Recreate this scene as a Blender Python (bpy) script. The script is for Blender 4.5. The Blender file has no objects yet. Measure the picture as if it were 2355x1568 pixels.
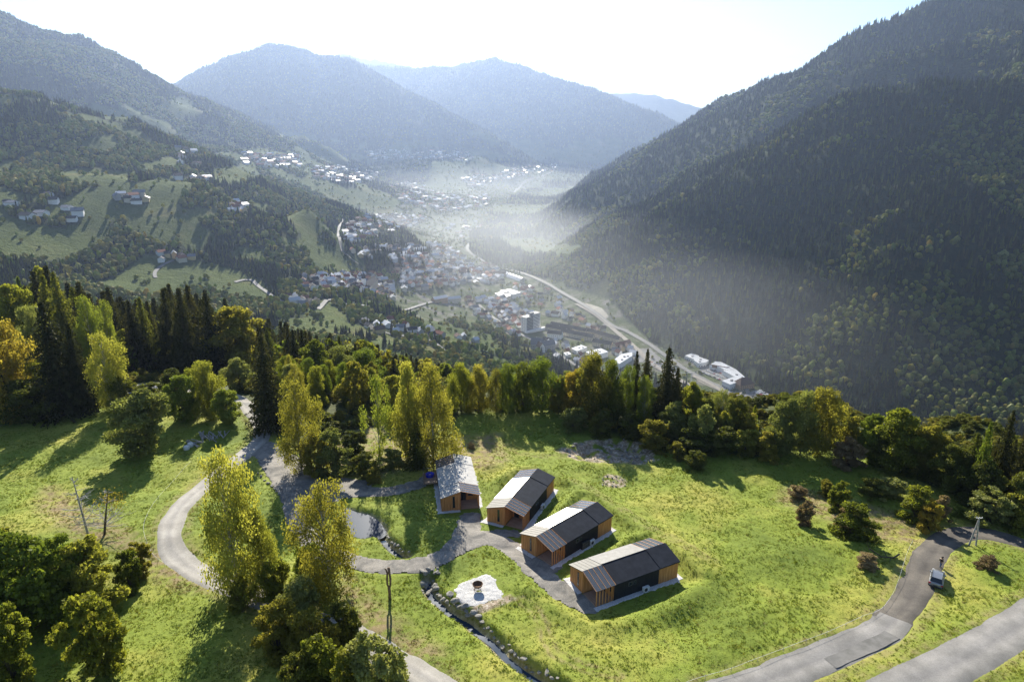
import bpy, bmesh, math, random
import numpy as np
from mathutils import Vector, Matrix
random.seed(7); rng = np.random.default_rng(7)
R = math.radians
S = bpy.context.scene
# ---------------- camera, sky, sun, exposure ----------------
CAMZ = 420.0; PITCH = R(17.12); FV = 1570.0; CXV, CYV = 1177.0, 784.0
cam = bpy.data.cameras.new('camera'); co = bpy.data.objects.new('camera', cam)
S.collection.objects.link(co); S.camera = co
cam.sensor_width = 36; cam.lens = 36*FV/2354.0; cam.clip_start = 1; cam.clip_end = 60000
co.location = (0, 0, CAMZ); co.rotation_euler = (R(90)-PITCH, 0, 0)
SUN_EL, SUN_AZ = R(29), R(-9)          # azimuth from +Y towards +X
sundir = Vector((math.sin(SUN_AZ)*math.cos(SUN_EL), math.cos(SUN_AZ)*math.cos(SUN_EL), math.sin(SUN_EL)))
W = bpy.data.worlds.new('World'); S.world = W; W.use_nodes = True
nt = W.node_tree; nt.nodes.clear()
sky = nt.nodes.new('ShaderNodeTexSky'); sky.sky_type = 'NISHITA'; sky.sun_disc = False
sky.sun_elevation = SUN_EL; sky.sun_rotation = SUN_AZ; sky.altitude = 2200; sky.dust_density = .3; sky.air_density = 1.0; sky.ozone_density = 1.2
bg = nt.nodes.new('ShaderNodeBackground'); bg.inputs[1].default_value = 0.08
wo = nt.nodes.new('ShaderNodeOutputWorld')
# thin cloud bank low above the far ridges
tc = nt.nodes.new('ShaderNodeTexCoord'); sep = nt.nodes.new('ShaderNodeSeparateXYZ')
mp = nt.nodes.new('ShaderNodeMapping'); mp.inputs['Scale'].default_value = (5, 5, 60)
nz = nt.nodes.new('ShaderNodeTexNoise'); nz.inputs['Scale'].default_value = 1.6; nz.inputs['Detail'].default_value = 7; nz.inputs['Roughness'].default_value = .6
nt.links.new(tc.outputs['Generated'], mp.inputs[0]); nt.links.new(mp.outputs[0], nz.inputs['Vector']); nt.links.new(tc.outputs['Generated'], sep.inputs[0])
def wr(a, b, c, d, src):
    m = nt.nodes.new('ShaderNodeMapRange'); m.interpolation_type = 'SMOOTHSTEP'
    for i, v in enumerate((a, b, c, d)): m.inputs[i+1].default_value = v
    nt.links.new(src, m.inputs[0]); return m.outputs[0]
def wm(op, a, b):
    m = nt.nodes.new('ShaderNodeMath'); m.operation = op
    for i, v in enumerate((a, b)):
        if isinstance(v, (int, float)): m.inputs[i].default_value = v
        else: nt.links.new(v, m.inputs[i])
    return m.outputs[0]
cm = wm('MULTIPLY', wr(.50, .66, 0, 1, nz.outputs[0]), wm('MULTIPLY', wr(.045, .06, 0, 1, sep.outputs[2]), wr(.10, .068, 0, 1, sep.outputs[2])))
cm = wm('MULTIPLY', cm, wr(.05, .25, 0, .5, sep.outputs[0]))
mx = nt.nodes.new('ShaderNodeMix'); mx.data_type = 'RGBA'
nt.links.new(cm, mx.inputs[0]); nt.links.new(sky.outputs[0], mx.inputs[6]); mx.inputs[7].default_value = (3.6, 3.9, 4.4, 1)
nt.links.new(mx.outputs[2], bg.inputs[0]); nt.links.new(bg.outputs[0], wo.inputs[0])
sl = bpy.data.lights.new('sun', 'SUN'); so = bpy.data.objects.new('sun', sl); S.collection.objects.link(so)
sl.energy = 5.0; sl.angle = R(.5); sl.color = (1, .93, .80)
so.location = (0, 0, 600); so.rotation_euler = (-sundir).to_track_quat('-Z', 'Y').to_euler()
S.view_settings.view_transform = 'Standard'; S.view_settings.look = 'None'; S.view_settings.gamma = 1
S.view_settings.exposure = 1.33
S.render.engine = 'CYCLES'; S.cycles.use_denoising = True
S.cycles.max_bounces = 6; S.cycles.diffuse_bounces = 3; S.cycles.transmission_bounces = 4; S.cycles.transparent_max_bounces = 40; S.cycles.volume_bounces = 0
S.cycles.use_fast_gi = False
# ---------------- helpers ----------------
def link(o, parent=None):
    S.collection.objects.link(o)
    if parent is not None: o.parent = parent
    return o
def tag(o, label=None, cat=None, group=None, kind=None):
    if label: o['label'] = label
    if cat: o['category'] = cat
    if group: o['group'] = group
    if kind: o['kind'] = kind
    return o
def empty(name, loc=(0, 0, 0), rz=0):
    o = bpy.data.objects.new(name, None); o.empty_display_size = .5; o.location = loc; o.rotation_euler = (0, 0, rz)
    return link(o)
def mesh_np(name, V, F, mats=None, fm=None, smooth=False):
    """V (n,3) array, F list of (m,k) int arrays (tri or quad arrays)"""
    me = bpy.data.meshes.new(name)
    if not isinstance(F, (list, tuple)): F = [F]
    F = [np.asarray(f, dtype=np.int32) for f in F if len(f)]
    V = np.asarray(V, dtype=np.float32)
    me.vertices.add(len(V)); me.vertices.foreach_set('co', V.ravel())
    nl = sum(f.size for f in F); npoly = sum(len(f) for f in F)
    me.loops.add(nl); me.polygons.add(npoly)
    me.loops.foreach_set('vertex_index', np.concatenate([f.ravel() for f in F]))
    tot = np.concatenate([np.full(len(f), f.shape[1], np.int32) for f in F])
    st = np.concatenate([[0], np.cumsum(tot)[:-1]]).astype(np.int32)
    me.polygons.foreach_set('loop_start', st); me.polygons.foreach_set('loop_total', tot)
    if fm is not None: me.polygons.foreach_set('material_index', np.asarray(fm, dtype=np.int32))
    me.polygons.foreach_set('use_smooth', np.full(npoly, smooth))
    for m in (mats or []): me.materials.append(m)
    me.update(calc_edges=True); me.validate()
    return me
class MB:
    def __init__(s): s.v = []; s.f = []; s.n = 0
    def add(s, vs, fs):
        b = s.n; s.v += [tuple(v) for v in vs]; s.f += [tuple(i+b for i in f) for f in fs]; s.n += len(vs); return s
    def box(s, x0, x1, y0, y1, z0, z1, M=None):
        vs = [Vector((x, y, z)) for x in (x0, x1) for y in (y0, y1) for z in (z0, z1)]
        if M is not None: vs = [M @ v for v in vs]
        return s.add(vs, [(0, 1, 3, 2), (4, 6, 7, 5), (0, 4, 5, 1), (2, 3, 7, 6), (0, 2, 6, 4), (1, 5, 7, 3)])
    def slab(s, pts, t):
        """convex polygon (3D pts, ccw from above) thickened downwards by t"""
        n = len(pts); lo = [Vector(p)-Vector((0, 0, t)) for p in pts]
        return s.add(list(pts)+lo, [tuple(range(n)), tuple(range(2*n-1, n-1, -1))]+[(i, n+i, n+(i+1) % n, (i+1) % n) for i in range(n)])
    def tube(s, pts, rad, k=6, cap=True):
        pts = [Vector(p) for p in pts]; n = len(pts); vs = []
        if isinstance(rad, (int, float)): rad = [rad]*n
        for i, p in enumerate(pts):
            d = (pts[min(i+1, n-1)]-pts[max(i-1, 0)]).normalized()
            a = d.orthogonal().normalized() if i == 0 else (a-d*a.dot(d)).normalized()
            b = d.cross(a)
            for j in range(k):
                t = 2*math.pi*j/k; vs.append(p+(a*math.cos(t)+b*math.sin(t))*rad[i])
        fs = [(i*k+j, i*k+(j+1) % k, (i+1)*k+(j+1) % k, (i+1)*k+j) for i in range(n-1) for j in range(k)]
        if cap: fs += [tuple(range(k-1, -1, -1)), tuple((n-1)*k+j for j in range(k))]
        return s.add(vs, fs)
    def lathe(s, prof, k=16, c=(0, 0, 0)):
        vs = [(c[0]+r*math.cos(2*math.pi*j/k), c[1]+r*math.sin(2*math.pi*j/k), c[2]+z) for r, z in prof for j in range(k)]
        return s.add(vs, [(i*k+j, i*k+(j+1) % k, (i+1)*k+(j+1) % k, (i+1)*k+j) for i in range(len(prof)-1) for j in range(k)])
    def mesh(s, name, mat=None, smooth=False):
        me = bpy.data.meshes.new(name); me.from_pydata([tuple(v) for v in s.v], [], s.f); me.update()
        if mat: me.materials.append(mat)
        if smooth: me.polygons.foreach_set('use_smooth', [True]*len(me.polygons))
        return me
    def build(s, name, mat=None, parent=None, smooth=False):
        return link(bpy.data.objects.new(name, s.mesh(name, mat, smooth)), parent)
def copy_tree(o, parent=None):
    c = o.copy(); S.collection.objects.link(c)
    if parent is not None: c.parent = parent
    for ch in list(KIDS.get(o.name, [])): copy_tree(ch, c)
    return c
KIDS = {}
def kids(o):
    for ob in list(o.children): KIDS.setdefault(o.name, []).append(ob); kids(ob)
# noise
def _h(i, j, s):
    n = (i.astype(np.int64)*374761393+j.astype(np.int64)*668265263+s*1442695041) & 0xffffffff
    n = ((n ^ (n >> 13))*1274126177) & 0xffffffff
    return ((n ^ (n >> 16)) & 0xffff)/65535.0
def vnoise(x, y, s=0):
    i = np.floor(x); j = np.floor(y); u = x-i; v = y-j; u = u*u*(3-2*u); v = v*v*(3-2*v)
    a = _h(i, j, s); b = _h(i+1, j, s); c = _h(i, j+1, s); d = _h(i+1, j+1, s)
    return (a*(1-u)+b*u)*(1-v)+(c*(1-u)+d*u)*v-.5
def fbm(x, y, o=4, s=0, g=.5):
    r = 0; a = 1
    for k in range(o): r = r+a*vnoise(x*2**k+17.3*k, y*2**k-9.1*k, s+k); a *= g
    return r
def ridged(x, y, o=4, s=0):
    r = 0; a = 1
    for k in range(o): r = r+a*(.5-np.abs(vnoise(x*2**k+7.3*k, y*2**k+3.1*k, s+k))*2); a *= .5
    return r
# ---------------- picture <-> place ----------------
cT, sT = math.cos(PITCH), math.sin(PITCH)
def ray(vx, vy):
    dx = (vx-CXV)/FV; dy = (CYV-vy)/FV
    return dx, cT+dy*sT, -sT+dy*cT
def atY(vx, vy, Y):
    dx, dy, dz = ray(vx, vy); t = Y/dy; return np.array((dx*t, Y, CAMZ+dz*t))
def atZ(vx, vy, z):
    dx, dy, dz = ray(vx, vy); t = (z-CAMZ)/dz; return np.array((dx*t, dy*t, z))
def toV(x, y, z):
    x = np.asarray(x, float); y = np.asarray(y, float); z = np.asarray(z, float)-CAMZ
    d = y*cT-z*sT; u = y*sT+z*cT; d = np.maximum(d, 1e-3)
    return CXV+FV*x/d, CYV-FV*u/d
def Z1(x, y): return ((1600+x/1.96)/1.699, (1700+y/1.96)/1.699)
def Z5(x, y): return ((600+x/1.96)/1.699, (1500+y/1.96)/1.699)
def Z8(x, y): return ((1350+x/2.355)/1.699, (2050+y/2.355)/1.699)
def ZT5(x, y): return ((1100+x/3.364)/1.699, (1000+y/3.364)/1.699)
def ZT6(x, y): return ((1800+x/3.364)/1.699, (1000+y/3.364)/1.699)
def ZT7(x, y): return ((2400+x/3.364)/1.699, (1250+y/3.364)/1.699)
def inpoly(px, py, poly):
    r = np.zeros(np.shape(px), bool); n = len(poly)
    for i in range(n):
        x0, y0 = poly[i]; x1, y1 = poly[(i+1) % n]
        if y0 == y1: continue
        c = ((y0 > py) != (y1 > py)) & (px < (x1-x0)*(py-y0)/(y1-y0)+x0); r ^= c
    return r
def dseg(x, y, a, b):
    ax, ay = a[0], a[1]; bx, by = b[0], b[1]; L = (bx-ax)**2+(by-ay)**2+1e-9
    t = np.clip(((x-ax)*(bx-ax)+(y-ay)*(by-ay))/L, 0, 1)
    return np.hypot(x-ax-t*(bx-ax), y-ay-t*(by-ay)), t
def dpoly(x, y, pts, closed=False):
    d = np.full(np.shape(x), 1e9)
    for i in range(len(pts)-(0 if closed else 1)):
        d = np.minimum(d, dseg(x, y, pts[i], pts[(i+1) % len(pts)])[0])
    return d
def sstep(a, b, x):
    t = np.clip((x-a)/(b-a), 0, 1); return t*t*(3-2*t)
# ---------------- terrain ----------------
CP = []
def plat(x, y): return 358.5-.045*(y-90)-.00045*np.maximum(x-25, 0)**2*sstep(60, 130, y)
for x in (-170, -120, -80, -40, 0, 40, 80, 120, 160):
    for y in (15, 50, 80, 110, 140, 165): CP.append((x, y, float(plat(np.float64(x), np.float64(y)))-(6 if x > 130 else 0)))
for x, y, z in [(-160, 190, 350), (-110, 195, 349), (-60, 190, 348), (0, 190, 347), (60, 178, 342), (110, 160, 338), (150, 150, 320),
                (-160, 260, 325), (-100, 270, 318), (-40, 260, 312), (20, 250, 305), (80, 240, 278), (150, 220, 250), (230, 180, 235), (260, 100, 280),
                (-250, 150, 345), (-300, 260, 315), (-450, 200, 330), (-200, 400, 270), (-100, 420, 255), (0, 400, 245), (100, 380, 215), (200, 340, 190), (320, 280, 150), (450, 180, 140),
                (-320, 600, 215), (-150, 650, 190), (0, 650, 165), (130, 620, 120), (260, 560, 75), (380, 480, 60), (520, 350, 60),
                (-450, 850, 170), (-250, 950, 130), (-80, 950, 85), (60, 900, 45), (180, 860, 8), (330, 780, 0), (480, 680, 0),(700, 500, 0),
                (-600, 500, 260), (-800, 800, 240), (-700, 1150, 185), (-560, 1300, 175), (-400, 1350, 140), (-250, 1250, 92), (-80, 1200, 45), (60, 1180, 4),
                (-900, 1500, 330), (-700, 1600, 300), (-500, 1700, 230), (-380, 1800, 110), (-330, 1600, 60), (-150, 1450, 12)]: CP.append((x, y, z))
for vx, vy, z in [(1700, 900, 0), (1500, 800, 0), (1220, 745, 0), (1000, 700, 0), (800, 670, 4), (700, 655, 20), (1340, 690, 0), (1180, 640, 0), (950, 600, 0), (1120, 560, 2),
                  (1000, 500, 8), (1250, 480, 5), (1330, 570, 2), (870, 520, 10), (1180, 430, 15), (1280, 385, 20), (900, 440, 15), (1000, 410, 25), (850, 600, 10)]:
    CP.append(tuple(atZ(vx, vy, z)))
for vx, vy, Y in [(480, 495, 2100), (620, 470, 2500), (740, 405, 3600), (860, 425, 3900), (560, 350, 3300), (660, 370, 3700), (380, 340, 2800), (950, 370, 5200), (1100, 360, 5600), (700, 500, 2500), (760, 450, 3300),(600,580,1700),(640,540,1900)]:
    CP.append(tuple(atY(vx, vy, Y)))
for p in [(1500, 8000, 60), (-3000, 8000, 200), (3500, 9000, 100), (0, 12000, 200), (-6000, 9000, 300), (6000, 5000, 100), (2500, 1500, 60), (3000, 3000, 60), (-2500, 2500, 300), (-2500, 1200, 300), (-1500, 600, 300), (1500, 300, 20), (1200, 800, 10),
          (0, -200, 370), (-400, -200, 380), (400, -200, 340), (-1500, -300, 380), (1500, -300, 60), (0, 16000, 300), (9000, 14000, 300), (-9000, 14000, 300)]: CP.append(p)
CP = np.array(CP, float)
_sc = 1000.0
def _k(r2): return np.sqrt(r2/_sc**2+.018**2)
def rbf_fit():
    n = len(CP); d2 = (CP[:, None, 0]-CP[None, :, 0])**2+(CP[:, None, 1]-CP[None, :, 1])**2
    A = np.zeros((n+3, n+3)); A[:n, :n] = _k(d2); P = np.c_[np.ones(n), CP[:, :2]/_sc]; A[:n, n:] = P; A[n:, :n] = P.T
    A[:n, :n] -= np.eye(n)*1e-3
    return np.linalg.solve(A, np.r_[CP[:, 2], 0, 0, 0])
_w = rbf_fit()
def base(x, y):
    r = _w[-3]+_w[-2]*x/_sc+_w[-1]*y/_sc
    for i in range(len(CP)): r = r+_w[i]*_k((x-CP[i, 0])**2+(y-CP[i, 1])**2)
    return r
def RD(*p): return [atY(*q) for q in p]
MOUNT = [  # name, ridge (vx,vy,Y), slope, noise amp
 ('mountain_slope', RD((2700, -260, 2500), (2450, -60, 2700), (2170, 0, 2900), (2040, 38, 3000), (1900, 112, 3150), (1800, 160, 3250), (1700, 220, 3450), (1630, 262, 3600), (1560, 300, 3800), (1450, 358, 4000), (1350, 415, 4200), (1265, 463, 4300)), .62, 45),
 ('mountain_slope', RD((2800, -40, 2250), (2354, 50, 2350), (2100, 120, 2450), (1850, 210, 2600), (1650, 310, 2800), (1480, 410, 3000), (1380, 470, 3100)), .66, 35),
 ('mountain_slope', RD((2900, 160, 1750), (2354, 172, 1750), (2150, 185, 1800), (2000, 205, 1850), (1880, 245, 1900), (1750, 305, 2000), (1620, 365, 2100), (1500, 430, 2250), (1400, 500, 2350), (1310, 560, 2450)), .68, 30),
 ('mountain_slope', RD((2700, 420, 1350), (2200, 400, 1450), (1950, 440, 1560), (1800, 480, 1650), (1620, 540, 1750), (1500, 600, 1800)), .62, 20),
 ('mountain_flank', RD((-500, -120, 3600), (-100, 0, 4000), (0, 20, 4200), (100, 62, 4300), (250, 128, 4500), (330, 163, 4600), (420, 205, 4800), (520, 250, 4900), (640, 300, 5000), (760, 350, 4900)), .50, 45),
 ('farmland_spur', RD((-350, 120, 1900), (0, 212, 2000), (96, 245, 2050), (162, 270, 2080), (234, 294, 2100), (256, 322, 2120), (312, 342, 2150), (390, 382, 2200), (430, 412, 2200), (480, 450, 2200), (560, 520, 2100)), .40, 16),
 ('distant_mountain', RD((300, 250, 7800), (410, 188, 7800), (480, 152, 7700), (560, 120, 7600), (620, 101, 7500), (680, 106, 7400), (725, 124, 7400), (800, 132, 7300), (850, 160, 7200), (900, 190, 7000), (950, 216, 6900), (1050, 270, 6600), (1150, 320, 6300)), .55, 60),
 ('distant_mountain', RD((760, 170, 10000), (830, 150, 9800), (930, 157, 9600), (1030, 151, 9400), (1090, 138, 9300), (1140, 136, 9200), (1200, 150, 9000), (1290, 184, 8800), (1360, 198, 8600), (1420, 230, 8400), (1500, 258, 8200), (1570, 285, 7800), (1620, 320, 7200)), .50, 60),
 ('hazy_ridge', RD((1330, 225, 12500), (1420, 215, 12500), (1500, 217, 12300), (1560, 235, 12000), (1620, 246, 12000), (1680, 262, 12000), (1800, 290, 12000)), .4, 60),
 ('hazy_ridge', RD((700, 140, 12500), (790, 124, 12500), (820, 130, 12500), (880, 142, 12300), (950, 156, 12000), (1040, 170, 12000)), .4, 60),
]
def mount_h(x, y, k):
    nm, pts, sl_, amp = MOUNT[k]
    d0 = np.full(np.shape(x), -1e9)
    wx = x+fbm(x/420., y/420., 2, 11+k)*90; wy = y+fbm(x/420., y/420., 2, 31+k)*90
    f = amp/45.
    for i in range(len(pts)-1):
        d, t = dseg(x, y, pts[i], pts[i+1]); dw, t2 = dseg(wx, wy, pts[i], pts[i+1])
        b = np.clip(d/250., 0, 1); dd = d*(1-b)+dw*b
        z = pts[i][2]*(1-t)+pts[i+1][2]*t-sl_*dd
        d0 = np.maximum(d0, z)
    return d0
def HF(x, y, fine=True, ids=False):
    x = np.asarray(x, float); y = np.asarray(y, float)
    b = base(x, y); h = b.copy(); idm = np.full(np.shape(x), -1)
    hm = np.full(np.shape(x), -1e9)
    for k in range(len(MOUNT)):
        m = mount_h(x, y, k); idm = np.where((m > hm) & (m > b), k, idm); hm = np.maximum(hm, m)
    kk = 25.0; dlt = hm-b
    h = np.where(dlt > 150, hm, np.where(dlt < -150, b, b+kk*np.logaddexp(0, np.clip(dlt, -400, 400)/kk)))
    up = np.clip((dlt+20)/160., 0, 1); rr = np.hypot(x, y)
    h = h+up*(ridged(x/520., y/520., 2, 5)*46-14+ridged((x+y*.4)/210., (y-x*.3)/260., 2, 25)*20)*np.where(rr > 5600, .75, np.clip(rr/2200., .3, 1.5))+up*fbm(x/140., y/140., 3, 9)*14
    far = sstep(230, 600, rr)
    h = h+far*(fbm(x/90., y/90., 3, 3)*5*(1+0*up))*np.clip((h-6)/40., .05, 1)
    if ids: return h, idm
    return h
_ts = 60*1.011**np.arange(520)
def Gm(vx, vy, f=None):
    """where the line of sight through a picture point meets the ground"""
    dx, dy, dz = ray(vx, vy); f = f or HF
    x = dx*_ts; y = dy*_ts; z = CAMZ+dz*_ts; h = f(x, y); k = np.argmax(z < h)
    if not (z < h).any(): k = len(_ts)-1
    a, b = _ts[max(k-1, 0)], _ts[k]
    t = np.linspace(a, b, 24); h = f(dx*t, dy*t); m = CAMZ+dz*t < h; k = np.argmax(m) if m.any() else 23
    t = t[k]; return np.array((dx*t, dy*t, float(h[k])))
NEAR_OK = lambda x, y: True
_gx = np.arange(-300, 301, 3.); _gy = np.arange(0, 471, 3.); _GX, _GY = np.meshgrid(_gx, _gy); _GH = HF(_GX, _GY)
def _nearHF(x, y):
    i = np.clip((y-0)/3., 0, len(_gy)-1.001); j = np.clip((x+300)/3., 0, len(_gx)-1.001); i0 = i.astype(int); j0 = j.astype(int); u = i-i0; v = j-j0
    return (_GH[i0, j0]*(1-v)+_GH[i0, j0+1]*v)*(1-u)+(_GH[i0+1, j0]*(1-v)+_GH[i0+1, j0+1]*v)*u
def GN(vx, vy): return Gm(vx, vy, _nearHF)
# ---- near features (laid out on the hilltop) ----
def line(ps): return [GN(*p)[:2] for p in ps]
def smooth_line(pts, step=.7):
    pts = [np.array(p, float) for p in pts]; P = [2*pts[0]-pts[1]]+pts+[2*pts[-1]-pts[-2]]; out = []
    for i in range(1, len(P)-2):
        n = max(2, int(np.linalg.norm(P[i+1]-P[i])/step))
        for k in range(n):
            t = k/n; out.append(.5*((2*P[i])+(P[i+1]-P[i-1])*t+(2*P[i-1]-5*P[i]+4*P[i+1]-P[i+2])*t*t+(3*P[i]-P[i-1]-3*P[i+1]+P[i+2])*t**3))
    out.append(pts[-1]); return out
ROAD_L = smooth_line(line([(300, 905), (330, 886), (420, 900), (500, 905), (550, 922), (590, 960), (604, 985), (596, 1012), (560, 1045), (515, 1078), (470, 1115), (425, 1158), (400, 1195), (390, 1235), (398, 1268), (425, 1293), (475, 1322), (560, 1362), (680, 1410), (800, 1450), (900, 1505), (985, 1560), (1080, 1640)]))
ROAD_R = smooth_line(line([(2480, 1290), (2400, 1258), (2335, 1240), (2290, 1228), (2240, 1222), (2185, 1232), (2142, 1272), (2115, 1330), (2085, 1385), (2045, 1430)]))
ROAD_R2 = smooth_line(line([(2055, 1420), (2030, 1450), (1960, 1483), (1880, 1515), (1790, 1552), (1690, 1590), (1560, 1640)]))
ROAD_B = smooth_line(line([(2500, 1350), (2400, 1405), (2300, 1470), (2190, 1532), (2090, 1580), (1960, 1640)]))
DRIVE = [smooth_line(line(p)) for p in (
    [(590, 1030), (620, 1060), (650, 1110), (670, 1150), (690, 1200), (740, 1260), (820, 1292), (900, 1302), (980, 1298), (1050, 1265), (1120, 1240), (1180, 1262), (1240, 1318), (1310, 1368), (1350, 1388)],
    [(610, 1020), (690, 1070), (770, 1110), (860, 1128), (930, 1120), (1000, 1095)],
    [(1050, 1265), (1075, 1220), (1082, 1185)], [(1090, 1240), (1140, 1225), (1190, 1222)], [(1200, 1285), (1235, 1292), (1270, 1300)])]
DRW = [1.9, 2.0, 2.0, 1.6, 1.5]
LOT = line([(598, 1022), (640, 1030), (700, 1062), (780, 1090), (860, 1106), (850, 1138), (790, 1140), (740, 1160), (690, 1190), (660, 1170), (630, 1120), (590, 1060)])
PAD = line([Z8(*p) for p in [(985, 610), (1060, 555), (1300, 465), (1395, 515), (1410, 575), (1480, 650), (1400, 700), (1230, 750), (1150, 760), (1080, 740), (1020, 690)]])
PADX = line([Z8(*p) for p in [(1150, 760), (1400, 690), (1500, 660), (1570, 690), (1450, 740), (1250, 810), (1180, 800)]])
POND = line([Z5(*p) for p in [(1480, 930), (1560, 960), (1640, 975), (1700, 1005), (1740, 1045), (1775, 1092), (1740, 1120), (1690, 1138), (1620, 1150), (1540, 1120), (1470, 1040)]])
DITCH1 = smooth_line(line([Z5(*p) for p in [(1735, 1120), (1775, 1185), (1830, 1240), (1900, 1285), (1935, 1300)]]))
DITCH2 = smooth_line(line([Z8(*p) for p in [(755, 470), (770, 560), (850, 650), (950, 735), (1060, 800), (1150, 860), (1220, 935), (1320, 1010), (1400, 1085), (1500, 1190), (1620, 1280), (1740, 1350), (1850, 1420), (1990, 1500)]]))
PIT = line([Z1(*p) for p in [(1110, 110), (1180, 85), (1400, 30), (1600, 10), (1720, 40), (1850, 100), (1910, 200), (1800, 235), (1600, 222), (1400, 222), (1280, 200), (1180, 155)]])
PIT2 = line([Z1(*p) for p in [(1455, 320), (1520, 300), (1600, 315), (1660, 345), (1640, 380), (1560, 392), (1490, 370)]])
BANKS = [(line([Z1(*p) for p in L]), hgt, wd) for L, hgt, wd in (
    ([(560, 660), (620, 520), (700, 360), (830, 285), (980, 270), (1120, 330), (1250, 400), (1330, 440)], .9, 2.2),
    ([(1120, 640), (1180, 540), (1290, 460), (1400, 480), (1560, 590), (1700, 690), (1790, 740)], 1.0, 2.2),
    ([(1560, 900), (1700, 800), (1820, 770), (1950, 850), (2080, 960), (2200, 1100)], 1.0, 2.2),
    ([(470, 600), (480, 480), (470, 330), (520, 250), (650, 240)], .6, 2.0),
    ([(1320, 420), (1500, 560), (1700, 640), (1900, 760), (2100, 900), (2250, 1080)], .8, 3.5),
    ([(1000, 1180), (1150, 1300), (1350, 1400), (1550, 1450), (1800, 1400), (2050, 1320), (2200, 1200)], .7, 2.4),
    ([(0, 440), (120, 400), (210, 395)], .8, 1.5))]
CAB = []
for A_, B_, C_, nm in (((268, 568), (512, 545), None, 0), ((640, 655), (868, 710), (1105, 430), 1), ((897, 865), (1088, 988), (1530, 735), 2), ((1268, 1135), (1425, 1300), (2008, 1098), 3)):
    B = GN(*Z1(*B_)); A = GN(*Z1(*A_))
    if C_ is None:
        z = B[2]+2.7; p = atZ(*Z1(265, 490), z); q = atZ(*Z1(222, 208), z); ax = q-p; A = p.copy()
        A = atZ(*Z1(268, 568), B[2])
    else: ax = GN(*Z1(*C_))-B
    ay = ax[:2]/np.linalg.norm(ax[:2]); axx = np.array((ay[1], -ay[0]))
    mid = (A[:2]+B[:2])/2+ay*0
    L = 14.0; Wd = 6.5
    o = B[:2]-axx*Wd/2
    if C_ is None: o = mid; 
    CAB.append(dict(o=o, ay=ay, ax=axx, L=L, W=Wd, z=0.0, rz=math.atan2(-ay[0], ay[1])))
def cab_local(c, x, y):
    return (x-c['o'][0])*c['ax'][0]+(y-c['o'][1])*c['ax'][1], (x-c['o'][0])*c['ay'][0]+(y-c['o'][1])*c['ay'][1]
for c in CAB:
    m = c['o']+c['ay']*5; c['z'] = float(HF(m[0], m[1]))+(-.15)
def road_mask(x, y):
    d = dpoly(x, y, ROAD_L[::3])-1.9
    d = np.minimum(d, dpoly(x, y, ROAD_R[::3])-2.2); d = np.minimum(d, dpoly(x, y, ROAD_R2[::3])-2.4); d = np.minimum(d, dpoly(x, y, ROAD_B[::3])-2.7)
    return d
def drive_d(x, y):
    d = np.full(np.shape(x), 1e9)
    for L, w in zip(DRIVE, DRW): d = np.minimum(d, dpoly(x, y, L[::3])-w)
    return np.minimum(d, np.where(inpoly(x, y, LOT), -1, dpoly(x, y, LOT, True)))
def sd(x, y, P): return np.where(inpoly(x, y, P), -1., 1.)*dpoly(x, y, P, True)
def H(x, y, carve=False):
    x = np.asarray(x, float); y = np.asarray(y, float); h = HF(x, y)
    m = (np.abs(x) < 175) & (y > 10) & (y < 250)
    if not m.any(): return h
    X = x[m]; Y = y[m]; g = h[m].copy()
    g += fbm(X/16., Y/16., 3, 50)*1.1
    rd = road_mask(X, Y); dd = drive_d(X, Y); dr = np.minimum(rd, dd)
    flat = sstep(0, 1.2, dr)
    bk = np.zeros(X.shape)
    for L, hh, wd in BANKS: bk = np.maximum(bk, 1.15*hh*np.exp(-(dpoly(X, Y, L)/(wd*.95))**2))
    g += bk*sstep(0, 2., dr)
    for c in CAB:
        u, v = cab_local(c, X, Y); ex = np.maximum(np.maximum(np.abs(u)-c['W']/2-.9, 0), np.maximum(-1.2-v, v-c['L']-.7)); ex = np.maximum(ex, 0)
        k = 1-sstep(0, 3.2, ex); g = g*(1-k)+c['z']*k; flat = np.minimum(flat, 1-.999*(ex < .05))
    dp = sd(X, Y, PAD); k = 1-sstep(0, 1.5, dp); 
    if (k > 0).any(): g = g*(1-k)+(k*PADZ)
    flat = np.minimum(flat, sstep(-.1, .6, dp))
    dpo = sd(X, Y, POND); k = 1-sstep(-.6, 1.6, dpo); g = g*(1-k)+(PONDZ-.5)*k
    for Dt, w in ((DITCH1, 1.0), (DITCH2, 1.15)): g -= 1.35*np.exp(-(dpoly(X, Y, Dt[::2])/w)**4)*sstep(-.5, .8, dr)
    di = sd(X, Y, PIT); g -= 1.6*(1-sstep(-3.5, .5, di)); rough = 1-sstep(-.5, .8, di)
    g += rough*(fbm(X/2.2, Y/2.2, 3, 71)*1.3)
    micro = fbm(X/3.4, Y/3.4, 2, 60)*.17+fbm(X/1.05, Y/1.05, 2, 61)*.10+fbm(X/.5, Y/.5, 1, 62)*.07
    g += micro*flat
    if carve: g -= .14*(1-sstep(-.35, .05, rd)) + .10*(1-sstep(-.35, .05, dd))*(rd > 0)
    h = h.copy(); h[m] = g; return h
PADZ = 0; PONDZ = 0
PADZ = float(HF(*np.mean(PAD, 0)))+.25; PONDZ = float(HF(*np.mean(POND, 0)))-1.0
def Hs(x, y): return float(H(np.array([x]), np.array([y]))[0])
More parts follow.
